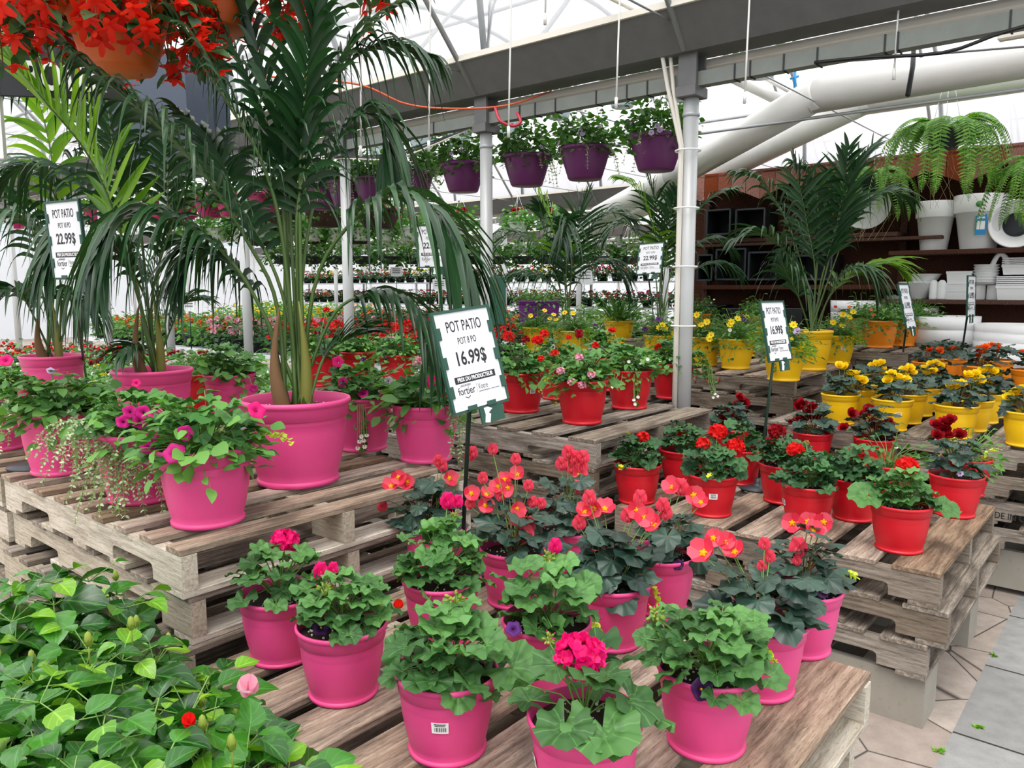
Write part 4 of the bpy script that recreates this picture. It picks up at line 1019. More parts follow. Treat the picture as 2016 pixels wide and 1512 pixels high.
pk('pink pot with bar code sticker, green geranium and one tall bud stalk, at the front', 880, 1366, 'ger', [('k', 'pink', 895, 1178, .022, 0)], n=34, stick=-.15, extra=[('leaf', 1010, 1312, .11, -.05)], L=.085)
pk('foremost pink pot with a big magenta-pink geranium head and bare soil', 1151, 1470, 'ger', [('g', 'pink', 1142, 1292, .047, -.02), ('k', 'pink', 1080, 1259, .014, 0)], n=10, L=.105, Rc=.11, extra=[('lime', 1195, 1380, 1235, 1425, 0, -.04), ('leaf', 1185, 1440, .125, -.13)], seed=5, stick=-1.3)
pk('pink pot of geranium with dark purple petunia at its lip, right of the foremost pot', 1393, 1356, 'ger', [('k', 'pink', 1290, 1210, .022, -.02), ('p', 'dpur', 1382, 1357, .022, -.11)], n=38, extra=[('lime', 1490, 1275, 1540, 1330, 0, -.06), ('lime', 1470, 1320, 1500, 1290, 0, -.06)], Rc=.13)
pk('pink pot with coral begonia flowers with yellow eyes, right front', 1498, 1254, 'beg', [('b', 'coral', 1386, 1090, .030, -.02), ('b', 'coral', 1447, 1088, .025, 0), ('b', 'coral', 1404, 1060, .023, .03), ('b', 'coral', 1432, 1068, .022, .02), ('u', 'coral', 1505, 1075, .012, 0), ('u', 'coral', 1515, 1100, .012, 0), ('u', 'coral', 1500, 1118, .010, 0)], n=28, L=.105, extra=[('lime', 1545, 1210, 1560, 1240, 0, -.05)], Rc=.11)
pk('pink pot with coral begonia and dark petunias, furthest right on the low front stack', 1576, 1180, 'beg', [('b', 'coral', 1560, 1030, .026, .05), ('b', 'coral', 1590, 1028, .026, .02), ('b', 'coral', 1622, 1028, .026, 0), ('b', 'coral', 1600, 1045, .024, -.03), ('u', 'coral', 1572, 1085, .02, -.07), ('u', 'coral', 1569, 1107, .010, -.08), ('p', 'dpur', 1570, 1157, .022, -.09), ('p', 'dpur', 1618, 1165, .017, -.1)], n=28, Hc=.15, extra=[('lime', 1640, 1140, 1685, 1135, 0, 0)])
pk('pink pot of tall green geranium with pink buds, below the large price sign', 870, 1166, 'ger', [('u', 'pink', 880, 992, .018, 0), ('u', 'pink', 900, 992, .014, 0), ('k', 'pink', 893, 1020, .018, 0)], n=44, Hc=.15, stick=-.15)
pk('pink pot of begonia with many yellow-eyed coral flowers, middle of the rear row', 1012, 1098, 'beg', [('b', 'coral', x, y, .024, d) for x, y, d in ((957, 975, 0), (982, 958, .02), (993, 945, .03), (1019, 935, .03), (1001, 960, .0), (1017, 1001, -.05), (1019, 1023, -.07), (1040, 1026, -.08), (1035, 1050, -.1), (955, 995, 0), (927, 972, 0))]+[('u', 'coral', x, y, .014, 0) for x, y in ((950, 945), (970, 888), (1015, 908), (1065, 995), (1048, 992), (1040, 960), (925, 995), (985, 980))], n=30, L=.10, Hc=.15, Rc=.125, stick=0.0)
pk('pink pot with upright coral begonia spike near the red stack', 1118, 1056, 'beg', [('b', 'coral', 1140, 936, .026, 0), ('b', 'coral', 1150, 953, .018, -.02)]+[('u', 'coral', x, y, .018, 0) for x, y in ((1130, 905), (1140, 915), (1118, 895), (1145, 922), (1125, 925), (1148, 905), (1105, 918), (1140, 968))], n=26, Hc=.19)
pk('pink pot with geranium, violet petunia and sparse soil, in the middle of the front stack', 1076, 1256, 'ger', [('k', 'pink', 1080, 1098, .02, 0), ('u', 'pink', 1093, 1080, .014, 0), ('p', 'pur', 1011, 1238, .018, -.1)], n=26, extra=[('lime', 1162, 1225, 1190, 1275, 0, -.03)], L=.085)
pk('pink pot of dark leaved begonia with drooping coral flowers, centre right', 1204, 1170, 'beg', [('b', 'coral', x, y, .026, d) for x, y, d in ((1150, 1008, .02), (1170, 1000, .02), (1190, 1003, .03), (1255, 1005, 0), (1270, 1020, -.02), (1288, 1033, -.04))]+[('u', 'coral', x, y, .016, 0) for x, y in ((1140, 1035), (1160, 985), (1260, 985), (1305, 1000), (1310, 1015), (1235, 1020))], n=34, L=.105, Hc=.13, extra=[('lime', 1285, 1150, 1300, 1215, 0, -.05)])
pk('pink pot of begonia leaning its flowers towards the red pots', 1300, 1110, 'beg', [('b', 'coral', 1365, 975, .03, 0), ('b', 'coral', 1325, 960, .028, .02), ('b', 'coral', 1380, 990, .022, -.02), ('u', 'coral', 1340, 965, .02, 0), ('u', 'coral', 1303, 995, .012, 0), ('p', 'dpur', 1335, 1112, .016, -.1)], n=26, L=.095, cx=.03)
pk('pink pot of begonia at the left rear, leaning on the taller stack', 858, 1052, 'beg', [('b', 'coral', x, y, .026, 0) for x, y in ((770, 958), (785, 940), (801, 948), (884, 942))]+[('u', 'coral', x, y, .016, 0) for x, y in ((862, 912), (870, 920), (755, 980), (800, 955), (925, 900), (930, 895), (752, 1000), (803, 968))], n=30, L=.095, Hc=.15, cx=-.02)
# large pink planters on the upper stack
def pb(lb, x, y, pl, fl=(), **k): return planter('mixed_planter', lb, 'planter', x, y, ZB, P10R, P10H, M_PINK, pl, fl, **k)
pb('large pink planter of green leaves with magenta petunias, at the front corner', 404, 893, 'mix', [('p', 'mag', 343, 892, .024, -.14), ('p', 'mag', 364, 853, .018, -.12), ('p', 'mag', 292, 880, .018, -.05), ('p', 'pink', 505, 808, .022, -.02), ('k', 'pink', 378, 848, .012, -.12), ('p', 'mag', 300, 858, .014, -.05)], n=130, L=.05, extra=[('lime', 505, 860, 575, 870, 0, -.04)])
pb('large pink planter with silver trailing stems and magenta petunias', 272, 859, 'mix', [('p', 'mag', x, y, .018, -.12) for x, y in ((256, 810), (282, 812), (243, 830), (275, 830), (306, 815))]+[('p', 'pink', 268, 755, .012, 0)], n=110, extra=[('silver', 245, 835, 225, 1000, 26, 60), ('silver', 180, 830, 130, 930, 16, 45), ('silver', 300, 850, 290, 960, 8, 25)], Rc=.15, Hc=.13)
pb('large pink planter with pale green leaves, one small pink bloom', 115, 819, 'mix', [('p', 'pink', 45, 775, .014, -.05), ('p', 'lil', 100, 730, .012, 0)], n=130, extra=[('silver', 130, 815, 110, 900, 5, 20)], L=.055)
pb('large pink planter cut by the left edge of the picture', -12, 786, 'mix', [('p', 'pink', 12, 710, .022, 0)], n=120, extra=[('silver', 10, 790, 20, 870, 5, 15)])
pb('large pink planter under the price sign with pale pink geranium', 838, 803, 'mix', [('g', 'lpk', 825, 714, .028, 0), ('p', 'pink', 850, 750, .02, -.05), ('u', 'pur', 880, 765, .014, 0)], n=90, extra=[('silver', 890, 800, 890, 880, 6, 12)], L=.06)
pb('large pink planter with a trail of white flowers', 712, 787, 'mix', [('p', 'mag', 675, 752, .018, -.1), ('p', 'mag', 715, 775, .018, -.1), ('p', 'mag', 758, 778, .018, -.1), ('p', 'pink', 665, 712, .02, 0), ('p', 'lil', 765, 750, .016, 0)]+[('d', 'wht', x, y, .010, -.15) for x, y in ((712, 860), (722, 858), (708, 870), (704, 883), (716, 868), (718, 880))], n=100, extra=[('trail', 712, 790, 715, 885)])
pb('large pink planter of dark broad leaves behind the palm pots', 452, 740, 'mix', [('p', 'mag', 500, 765, .018, -.1), ('u', 'mag', 495, 735, .014, 0)], n=90, L=.06, Rc=.14)
# red planters
def rb(lb, x, y, pl, fl=(), z=ZRT, **k): return planter('mixed_planter', lb, 'planter', x, y, z, P10R, P10H, M_RED, pl, fl, **k)
rb('large red planter with three scarlet geranium heads, left end of the high red stack', 1026, 736, 'mix', [('g', 'red', 1001, 662, .034, 0), ('g', 'red', 1058, 670, .032, 0), ('g', 'dred', 1035, 668, .024, 0), ('g', 'red', 1072, 657, .026, .05)], stick=.55, n=110)
rb('large red planter with pink and white verbena at its front lip', 1147, 752, 'mix', [('g', 'lpk', x, y, .022, -.17) for x, y in ((1104, 730), (1165, 738), (1140, 704), (1125, 752), (1146, 758))]+[('g', 'red', 1092, 695, .022, 0), ('g', 'red', 1065, 706, .018, -.05), ('u', 'dred', 1140, 660, .018, 0)], n=120, extra=[('lime', 1090, 740, 1062, 770, 0, -.12), ('lime', 1100, 760, 1092, 795, 0, -.12)])
rb('large red planter with a dangling stem of white bacopa flowers', 1240, 731, 'mix', [('d', 'wht', x, y, .010, -.15) for x, y in ((1238, 712), (1262, 716), (1275, 708), (1248, 788), (1256, 782), (1250, 796), (1212, 748), (1222, 756), (1205, 762))]+[('g', 'red', 1172, 680, .022, 0), ('g', 'red', 1207, 650, .018, .05)], n=120, extra=[('trail', 1250, 730, 1252, 800)])
rb('large red planter at the right end of the high red stack, by the thick post', 1325, 717, 'mix', [('p', 'red', 1295, 683, .022, 0)]+[('d', 'wht', x, y, .009, -.12) for x, y in ((1300, 712), (1320, 708), (1335, 715), (1360, 695), (1408, 776), (1413, 780), (1404, 783))], n=120, extra=[('trail', 1380, 690, 1405, 775), ('trail', 1372, 690, 1390, 745)])
rb('large red planter half hidden between two others on the high red stack', 1100, 718, 'mix', [('g', 'red', 1120, 664, .018, 0)], n=80)
rb('large red planter in the second row of the high red stack', 1200, 706, 'mix', [('g', 'dred', 1137, 653, .02, 0), ('g', 'red', 1203, 650, .02, 0)], n=80)
rb('large red planter with pale verbena between palm leaves, right of the tall palm', 783, 700, 'mix', [('g', 'lpk', 770, 668, .025, -.05), ('g', 'red', 778, 640, .026, 0), ('g', 'dred', 812, 648, .028, 0), ('g', 'pur', 760, 706, .022, -.13), ('g', 'pur', 715, 708, .02, -.12)], n=100)
rb('large red planter directly behind the tall palm stems', 705, 694, 'mix', [('g', 'lpk', 608, 660, .022, 0), ('g', 'lpk', 735, 625, .016, .05)], n=90)
rb('large red planter behind the left corner of the big price sign', 872, 724, 'mix', [('g', 'lpk', 868, 683, .022, 0), ('g', 'red', 855, 660, .018, 0)], n=80)
rb('large red planter left of the tall palm, mostly behind its pot', 622, 700, 'mix', [('g', 'red', 605, 640, .024, .05), ('g', 'red', 642, 610, .024, .1)], n=80)
rb('large red planter seen between two palm pots', 392, 800-62, 'bush', [('g', 'dred', 400, 695, .02, 0)], z=ZRT-.05, n=100)
def rs(lb, x, y, pl, fl=(), **k): return planter('potted_geranium' if pl.startswith('ger') else 'potted_begonia', lb, 'potted plant', x, y, ZRL, P8R, P8H, M_RED, pl, fl, **k)
rs('small red pot of scarlet geranium, leftmost on the low red stack', 1255, 922, 'gerd', [('g', 'red', 1266, 860, .030, 0), ('k', 'red', 1236, 853, .012, 0), ('d', 'yel', 1222, 920, .014, -.1)], n=34)
rs('small red pot behind the leftmost one, scarlet geranium head showing', 1342, 892, 'gerd', [('g', 'red', 1339, 855, .034, 0), ('k', 'red', 1358, 838, .012, .05)], n=30)
rs('small red pot with bar code sticker and three scarlet geranium heads', 1403, 943, 'gerd', [('g', 'red', 1413, 850, .038, 0), ('g', 'red', 1385, 873, .030, -.02), ('g', 'red', 1448, 880, .040, -.02), ('d', 'yel', 1398, 938, .016, -.1)], n=36, stick=.05)
rs('small red pot with a drooping scarlet head behind the stickered pot', 1462, 890, 'gerd', [('g', 'red', 1470, 900, .034, -.05)], n=20, seed=8)
rs('small red pot with dark red geranium beside the sign pole', 1542, 921, 'gerd', [('g', 'dred', 1530, 850, .040, 0), ('g', 'dred', 1520, 868, .026, 0)], n=34)
rs('small red pot with one scarlet geranium head, front middle of the red stack', 1591, 963, 'gerd', [('g', 'red', 1566, 886, .034, 0), ('k', 'pink', 1588, 872, .012, .02)], n=38, stick=-1.2)
rs('small red pot with a single scarlet head, behind the front middle one', 1683, 950, 'gerd', [('g', 'red', 1684, 893, .034, 0), ('k', 'red', 1655, 890, .01, 0)], n=36)
rs('small red pot of geranium at the front corner with a white petunia', 1774, 1003, 'ger', [('g', 'red', 1785, 918, .040, 0), ('p', 'wht', 1837, 996, .016, -.06), ('d', 'yel', 1800, 945, .01, 0)], n=34, extra=[('leaf', 1705, 975, .12, -.02), ('leaf', 1860, 1000, .10, -.03)])
rs('small red pot of dark red begonia at the right end of the red stack', 1882, 943, 'beg', [('r', 'dred', x, y, .022, d) for x, y, d in ((1858, 835, 0), (1842, 840, 0), (1870, 830, 0), (1845, 860, -.02), (1868, 862, -.02), (1860, 850, 0), (1888, 858, 0), (1886, 915, -.08))]+[('d', 'lil', 1891, 933, .014, -.1)], n=34, Hc=.19, extra=[('lime', 1930, 905, 1965, 885, 0, 0)])
rs('small red pot behind the dark red begonia, at far right rear', 1903, 908, 'bush', [], n=60)
rs('small red pot of tall dark red begonia left of the thin sign pole', 1440, 848, 'beg', [('r', 'dred', x, y, .024, 0) for x, y in ((1430, 815), (1452, 800), (1465, 795), (1440, 830), (1420, 828), (1446, 826), (1455, 785), (1426, 840), (1462, 812))], n=30, Hc=.17)
rs('small red pot of dark red begonia behind the middle geraniums', 1600, 856, 'beg', [('r', 'dred', x, y, .023, 0) for x, y in ((1570, 800), (1580, 795), (1598, 802), (1586, 825), (1605, 826), (1572, 830), (1560, 835), (1592, 815))], n=32, Hc=.18)
rs('small red pot of dark red begonia leaning right, rear right of red stack', 1722, 868, 'beg', [('r', 'dred', x, y, .024, 0) for x, y in ((1730, 840), (1742, 848), (1718, 835), (1748, 835), (1675, 815), (1700, 820), (1662, 845), (1735, 862), (1710, 808))], n=34, Hc=.18)
rs('small red pot in the rear row half hidden by leaves', 1746, 921, 'bush', [('p', 'wht', 1765, 880, .008, 0)], n=50)
# yellow planters
def yb(lb, x, y, pl, fl=(), z=ZYT, R=P10R, H=P10H, **k): return planter('mixed_planter', lb, 'planter', x, y, z, R, H, M_YEL, pl, fl, **k)
D_ = lambda *a: [('d', 'bid', x, y, .026, -.08) for x, y in a]
yb('large yellow planter with feathery green trail, left of the thin price sign', 1450, 668, 'bid', D_((1440, 634), (1452, 628), (1437, 640), (1392, 634), (1396, 668), (1400, 660))+[('p', 'pur', 1463, 628, .02, 0), ('p', 'wht', 1437, 650, .014, -.1)])
yb('large yellow planter right behind the thick grey post', 1387, 664, 'bid', D_((1372, 620), (1391, 634), (1380, 640)))
yb('large yellow planter behind the feathery one', 1478, 652, 'bid', D_((1495, 648), (1470, 625))+[('p', 'pur', 1470, 632, .02, 0)])
yb('large yellow planter directly behind the thin price sign', 1545, 683, 'bid', D_((1555, 670), (1578, 680), (1562, 640))+[('p', 'lil', 1569, 652, .024, -.1)])
yb('large yellow planter with sticker, right of the yellow palm pot', 1650, 661, 'bid', D_((1660, 620), (1672, 625), (1680, 615), (1658, 642), (1640, 635))+[('p', 'pur', 1635, 650, .024, -.05), ('p', 'lpk', 1655, 618, .018, 0)], stick=.35)
yb('yellow planter of violet and yellow flowers, leftmost of the rear yellow row', 1056, 645, 'bid', D_((1072, 612), (1090, 620), (1095, 630), (1083, 628), (1045, 622))+[('p', 'pur', x, y, .022, -.05) for x, y in ((1055, 622), (1073, 635), (1028, 633))])
yb('yellow planter with a cushion of lime feathery foliage', 1133, 652, 'bid', D_((1112, 616), (1128, 617))+[('p', 'pur', 1130, 622, .018, 0), ('p', 'pur', 1172, 640, .016, 0)])
yb('yellow planter of violet petunias left of the thick post', 1300, 661, 'bid', D_((1298, 645), (1310, 648), (1326, 658), (1304, 640))+[('p', 'pur', 1297, 628, .024, -.05), ('p', 'pur', 1270, 648, .02, -.05), ('p', 'pur', 1285, 630, .018, 0)])
e_, CY = yb('bushy palm seedling in a large yellow pot with a spider plant', 1219, 632, 'bush', [], z=ZYT, R=.16, H=.24, n=60)
ts = []
for i in range(150):
    d = nrm(scatter_dir(RG, .1, 1)+[0, 0, .3]); L = U(.16, .30); ts.append(leaf_blade(5, .035, U(.2, .8)).x(frame(d, ZZ+RG.normal(0, .3, 3)), np.array([RG.normal(0, .05), RG.normal(0, .05), .22])+d*U(.02, .16), L))
obj('arching_leaves', ts, [L_MARI], e_)
ts = [leaf_blade(6, .035, U(.7, 1.1)).x(frame(nrm(scatter_dir(RG, .1, .9)+[0, 0, .5]), ZZ), (-.12, -.08, .22), U(.16, .24)) for i in range(26)]
o = obj('spider_plant', ts, [L_LIME], e_); o['label'] = 'pale striped spider plant leaves'
yb('yellow pot seen behind the spider plant pot', 1166, 622, 'bush', [], z=ZYT, n=70)
def ys(lb, x, y, fl, **k): return planter('potted_begonia', lb, 'potted plant', x, y, ZYL, P8R, P8H, M_YEL, 'beg', fl, n=24, L=.085, Hc=.13, **k)
Rz = lambda c, *a: [('r', c, x, y, .022, d) for x, y, d in [(*q, 0) if len(q) == 2 else q for q in a]]
YL = [(1655, 779, ((1652, 722), (1664, 724), (1676, 738), (1690, 748), (1686, 738), (1698, 750)), 'leftmost at the front of the small yellow pots', None), (1688, 769, ((1705, 745),), 'second from left, behind the leftmost small yellow pot', None),
      (1710, 757, ((1725, 718), (1735, 716), (1738, 730), (1740, 738), (1718, 722)), 'third back in the left column of small yellow pots', None), (1757, 789, ((1755, 738), (1768, 744), (1776, 752), (1783, 750), (1748, 750), (1765, 750)), 'second at the front of the small yellow pots, with sticker', .35),
      (1787, 778, ((1780, 730), (1790, 726), (1795, 735), (1778, 740)), 'behind the second front one of the small yellow pots', None), (1810, 766, ((1818, 727), (1825, 735), (1838, 733)), 'middle of the small yellow pots, with sticker', .2),
      (1840, 759, ((1834, 718), (1842, 717), (1850, 722)), 'rearmost in the middle of the small yellow pots', None), (1883, 801, ((1880, 760), (1892, 758), (1872, 762)), 'third at the front of the small yellow pots, near the board edge', None),
      (1914, 790, ((1905, 740), (1916, 745), (1928, 748), (1920, 738), (1932, 752)), 'behind the third front one of the small yellow pots', None), (1938, 777, ((1945, 728), (1955, 733), (1950, 750), (1954, 765), (1935, 732)), 'third back in the right column of small yellow pots', None),
      (1958, 768, ((1965, 735), (1948, 728)), 'rearmost in the right column of small yellow pots', None), (2022, 814, ((1985, 785), (2000, 775), (2012, 768), (1992, 795)), 'cut by the right edge of the picture', None)]
for x, y, f, lb, st in YL: ys('yellow begonia pot, '+lb, x, y, Rz('yel', *f), stick=st)
# orange planters
def ob(lb, x, y, z=ZOT, **k): return planter('mixed_planter', lb, 'planter', x, y, z, P10R, P10H, M_ORA, 'bush', k.pop('fl', ()), **k)
ob('large orange planter at the front of the orange stack', 1735, 632, fl=[('d', 'ora', 1720, 620, .018, -.05), ('d', 'ora', 1715, 610, .014, 0)])
ob('large orange planter behind the front one, with a sticker', 1778, 630, stick=.1)
ob('large orange planter at the right with foliage spilling over', 1808, 628, fl=[('u', 'lpk', 1836, 615, .012, 0)])
ob('large orange planter at the left, behind the sticker yellow planter', 1694, 627, fl=[('g', 'red', 1645, 604, .015, 0), ('d', 'ora', 1672, 605, .018, 0)])
ob('large orange planter behind the thin price sign', 1490, 624, fl=[('g', 'red', 1462, 616, .014, 0)])
ob('orange planter just right of the thick post with small white flowers', 1376, 618, fl=[('d', 'wht', 1400, 596, .012, 0), ('d', 'wht', 1406, 590, .012, 0), ('d', 'yel', 1372, 605, .014, 0)])
def os_(lb, x, y, f): return planter('potted_begonia', lb, 'potted plant', x, y, ZOL, P8R, P8H, M_ORA, 'beg', Rz('ora', *f), n=22, L=.085, Hc=.12)
os_('small orange pot of orange begonia, leftmost', 1830, 714, ((1818, 690), (1830, 690), (1850, 692)))
os_('small orange pot behind the leftmost one, orange bloom above', 1856, 706, ((1860, 686), (1867, 684), (1872, 688)))
os_('small orange pot rearmost of the left trio', 1876, 700, ((1880, 690),))
os_('small orange pot under the thin sign, with coral orange head', 1930, 722, ((1925, 700), (1935, 698), (1932, 688), (1940, 686), (1926, 690)))
os_('small orange pot behind the coral headed one', 1962, 710, ((1952, 682), (1962, 684), (1958, 690)))
os_('small orange pot at the right edge of the picture', 2030, 730, ((2012, 697), (2022, 700)))

# ---------------------------------------------------------------- palms
def leaflet(b, d, L, w, g, n, m=0, seg=6):
    v = []; f = []; b = np.asarray(b); d = nrm(d); s = nrm(np.cross(d, n)); k = 3
    for i in range(seg+1):
        t = i/seg; p = b+d*L*t*(1-.25*g*t)+np.array([0, 0, -1.0])*L*g*t*t*.8
        ww = w*min(1, .4+3.2*t)*(1-t**2.4)+.0008; nn = nrm(n)*ww*.35
        v += [p-s*ww+nn, p, p+s*ww+nn]
    for i in range(seg):
        for j in (0, 1): a = i*3+j; f.append((a, a+1, a+4, a+3))
    return T(v, f, None, m)
def frond(pts, Lm, n, w, g, r0=.008, t0=.35, m=0, rng=RG, sp=.75, ms=1, wsc=1.0):
    c = bez(pts, 26); cc = np.array(c); ts = [tube(c, list(np.linspace(r0, r0*.25, len(c))), 6, ms)]
    sg = 1
    for i in range(n):
        t = t0+(1-t0)*(i+.5)/n; q = t*26; k = min(int(q), 25); p = c[k]*(1-(q-k))+c[k+1]*(q-k); tan = nrm(cc[min(k+1, 26)]-cc[max(k-1, 0)])
        side = nrm(np.cross(tan, ZZ) if abs(tan[2]) < .97 else np.array([1, 0, 0])); up = np.cross(side, tan)
        a = (t-t0)/(1-t0); L = Lm*(.45+.75*sin(pi*min(1, .15+a*.95))**.8)*rng.uniform(.85, 1.1)
        for s_ in (1, -1):
            d = nrm(side*s_*sp*(1-.35*a)+tan*(.55+.5*a)+up*.28+rng.normal(0, .07, 3)); ts.append(leaflet(p, d, L, w*wsc, g*rng.uniform(.7, 1.3), up*.9+side*s_*.3, m))
    return ts
def palm(label, potx, potyf, zdeck, R, H, mat, fr, name='potted_palm', trunk=True, Lm=.30, w=.012, g=.9, n=26, r0=.009, seed=1, label2=None, stems=3):
    p = onz(potx, potyf, zdeck+H); away = nrm(np.array([p[0], p[1], 0])); C = p+away*R; C[2] = zdeck
    rng = np.random.default_rng(seed); e = root(name, C, label, 'potted palm')
    put('pot', pot_mesh('p', R, H, mat, 64), e); put('soil', soil_mesh(R, H), e)
    d0 = (C-CO)@CF
    for i, q in enumerate(fr):
        pts = q[0]; br = q[1] if len(q) > 1 else 0; sc = q[2] if len(q) > 2 else 1.0; gg = q[3] if len(q) > 3 else g
        P = [np.array([rng.uniform(-.035, .035), rng.uniform(-.035, .035), H*.8])]
        for (x, y, dz) in pts: P.append(at(x, y, d0+dz)-C)
        obj('frond', frond(P, Lm*sc, int(n*(1 if sc > .7 else .7)), w*(1.35 if br else 1)*sc**.5, gg, r0*.8*sc**.5, .33 if len(pts) > 3 else .3, 0, rng, q[4] if len(q) > 4 else .75), [L_PALML if br else L_PALM, L_TRUNK], e)
    if trunk:
        o = obj('trunk', [tube(bez([(-.03, -.02, H*.75), (-.055, -.03, H+.06), (-.06, -.02, H+.16), (-.045, 0, H+.30)], 8), [.024, .027, .024, .019, .015, .012, .010, .006, .002], 12, 0), tube(bez([(.03, .01, H*.78), (.035, .01, H+.12), (.02, 0, H+.32)], 6), [.022, .022, .02, .016, .011, .006, .002], 12, 1)], [L_BARK, L_SHEATH], e); o['label'] = 'dry brown and yellow leaf sheaths at the stem base'
    return e, C
palm('tallest palm in the widest pink pot, fronds reaching past the top', 583, 797, ZB, .18, .285, M_PINK, [
    ([(545, 600, -.05), (490, 480, -.1), (400, 340, -.2), (310, 245, -.3), (215, 165, -.38), (130, 90, -.45)], 0, 1.0, 1.0),
    ([(560, 500, -.05), (520, 330, -.1), (440, 190, -.15), (350, 60, -.2), (290, -40, -.25)], 0, 1.1, .9),
    ([(585, 520, 0), (590, 380, 0), (640, 180, .05), (720, 60, .1), (830, -20, .15)], 0, 1.0, .9),
    ([(575, 500, .05), (560, 300, .05), (500, 100, .1), (470, -60, .1)], 0, 1.0, .6, .35),
    ([(620, 560, 0), (690, 440, -.05), (770, 385, -.1), (850, 410, -.15), (905, 480, -.2), (930, 560, -.2)], 0, 1.0, 1.2),
    ([(650, 630, 0), (720, 580, 0), (790, 585, -.05), (845, 640, -.1), (850, 700, -.1)], 0, .7, 1.0),
    ([(530, 640, -.05), (460, 520, -.1), (380, 450, -.15), (300, 420, -.2), (235, 445, -.25), (205, 500, -.3)], 0, .95, 1.2),
    ([(520, 620, 0), (450, 520, .0), (395, 490, .0), (355, 540, -.05)], 0, .8, 1.2),
    ([(640, 700, 0), (690, 665, 0), (730, 655, 0)], 0, .6, .3),
    ([(590, 400, 0), (600, 200, 0), (620, 40, 0), (650, -80, 0)], 0, 1.0, .6, .35),
    ([(560, 450, .05), (530, 260, .05), (470, 120, .05), (400, 20, .0), (340, -40, .0)], 0, 1.0, .9),
    ([(600, 500, .05), (640, 330, .1), (700, 230, .15), (745, 240, .15), (765, 320, .15)], 0, .9, 1.2),
    ([(565, 420, .1), (600, 260, .15), (680, 130, .2), (760, 90, .2), (850, 110, .2)], 0, 1.0, 1.1),
    ([(550, 560, 0), (470, 400, .05), (420, 290, .1), (340, 210, .15)], 0, .9, .7)], Lm=.34, w=.0125, n=30, seed=3, r0=.010)
palm('second largest palm, in a pink pot left of the tallest', 301, 733, ZB, .175, .28, M_PINK, [
    ([(265, 560, -.1), (225, 420, -.2), (170, 300, -.3), (80, 190, -.45), (0, 90, -.5)], 1, 1.15, .15),
    ([(260, 520, 0), (230, 350, 0), (210, 200, .05), (190, 90, .1)], 0, 1.0, .6),
    ([(300, 580, 0), (340, 440, 0), (380, 330, 0), (440, 260, 0)], 0, .9, .8),
    ([(335, 650, 0), (360, 600, 0), (400, 590, 0)], 0, .62, .5),
    ([(275, 690, -.1), (255, 685, -.15), (240, 695, -.18)], 0, .5, .7),
    ([(265, 560, 0), (220, 480, -.05), (170, 440, -.1), (120, 470, -.15), (95, 530, -.2)], 0, .95, 1.2),
    ([(280, 480, .05), (250, 300, .1), (150, 190, .1), (60, 150, .1), (-20, 160, .1)], 0, 1.0, 1.0),
    ([(270, 560, .1), (190, 400, .1), (110, 330, .1), (40, 330, .1), (-20, 380, .1)], 0, 1.0, 1.0),
    ([(290, 600, 0), (240, 500, -.15), (215, 480, -.2), (190, 520, -.25)], 0, .9, 1.3),
    ([(310, 560, 0), (330, 400, .1), (320, 260, .15), (260, 180, .2)], 0, 1.0, .9)], Lm=.34, w=.015, n=26, seed=4)
palm('palm in the pink pot at far left behind the price sign', 103, 703, ZB, .17, .27, M_PINK, [
    ([(80, 560, 0), (60, 440, 0), (20, 380, 0), (-40, 390, 0)], 0, 1.0, 1.0),
    ([(90, 480, 0), (110, 380, 0), (60, 330, 0), (0, 340, 0), (-40, 400, 0)], 0, 1.0, 1.1),
    ([(120, 600, -.1), (110, 500, -.2), (60, 440, -.3), (10, 430, -.4), (-30, 480, -.4)], 0, 1.1, 1.0),
    ([(110, 500, .1), (100, 300, .1), (60, 150, .1), (30, 60, .1)], 1, 1.1, .5),
    ([(60, 610, -.1), (30, 570, -.2), (-10, 600, -.25)], 0, .9, .8),
    ([(145, 590, 0), (190, 500, 0), (240, 470, 0)], 0, .9, .9),
    ([(125, 590, -.05), (150, 570, -.15), (170, 610, -.2)], 0, .8, 1.2),
    ([(100, 520, .1), (130, 400, .2), (160, 300, .2), (230, 240, .2)], 0, 1.0, .8)], Lm=.34, w=.015, n=22, seed=5)
palm('palm in a tall yellow pot in front of the dark shelves', 1598, 652, ZYT, .145, .28, M_YEL, [
    ([(1605, 540, 0), (1590, 450, 0), (1575, 370, 0), (1560, 310, 0)], 0, .9, .4), ([(1625, 540, 0), (1650, 440, 0), (1680, 350, 0), (1720, 290, 0)], 0, 1.1, .35),
    ([(1615, 560, 0), (1640, 470, 0), (1660, 380, .05), (1670, 290, .05)], 0, 1.0, .3), ([(1585, 550, 0), (1550, 440, -.05), (1500, 360, -.1), (1450, 340, -.1)], 0, .9, .8),
    ([(1590, 570, 0), (1550, 500, 0), (1500, 460, -.1), (1450, 470, -.1)], 0, .9, .6), ([(1570, 580, -.1), (1545, 530, -.2), (1535, 500, -.2)], 0, .9, .9),
    ([(1630, 590, 0), (1680, 540, 0), (1740, 520, 0), (1775, 535, 0)], 1, .8, .5), ([(1625, 600, -.05), (1660, 540, -.1), (1700, 530, -.15), (1720, 560, -.15)], 0, .8, 1.0),
    ([(1635, 540, 0), (1680, 430, 0), (1740, 380, 0), (1790, 390, 0)], 0, .9, .8), ([(1610, 500, .1), (1610, 400, .1), (1600, 350, .1), (1560, 320, .1)], 0, 1.0, .9)], Lm=.40, w=.014, n=22, seed=6, trunk=False)
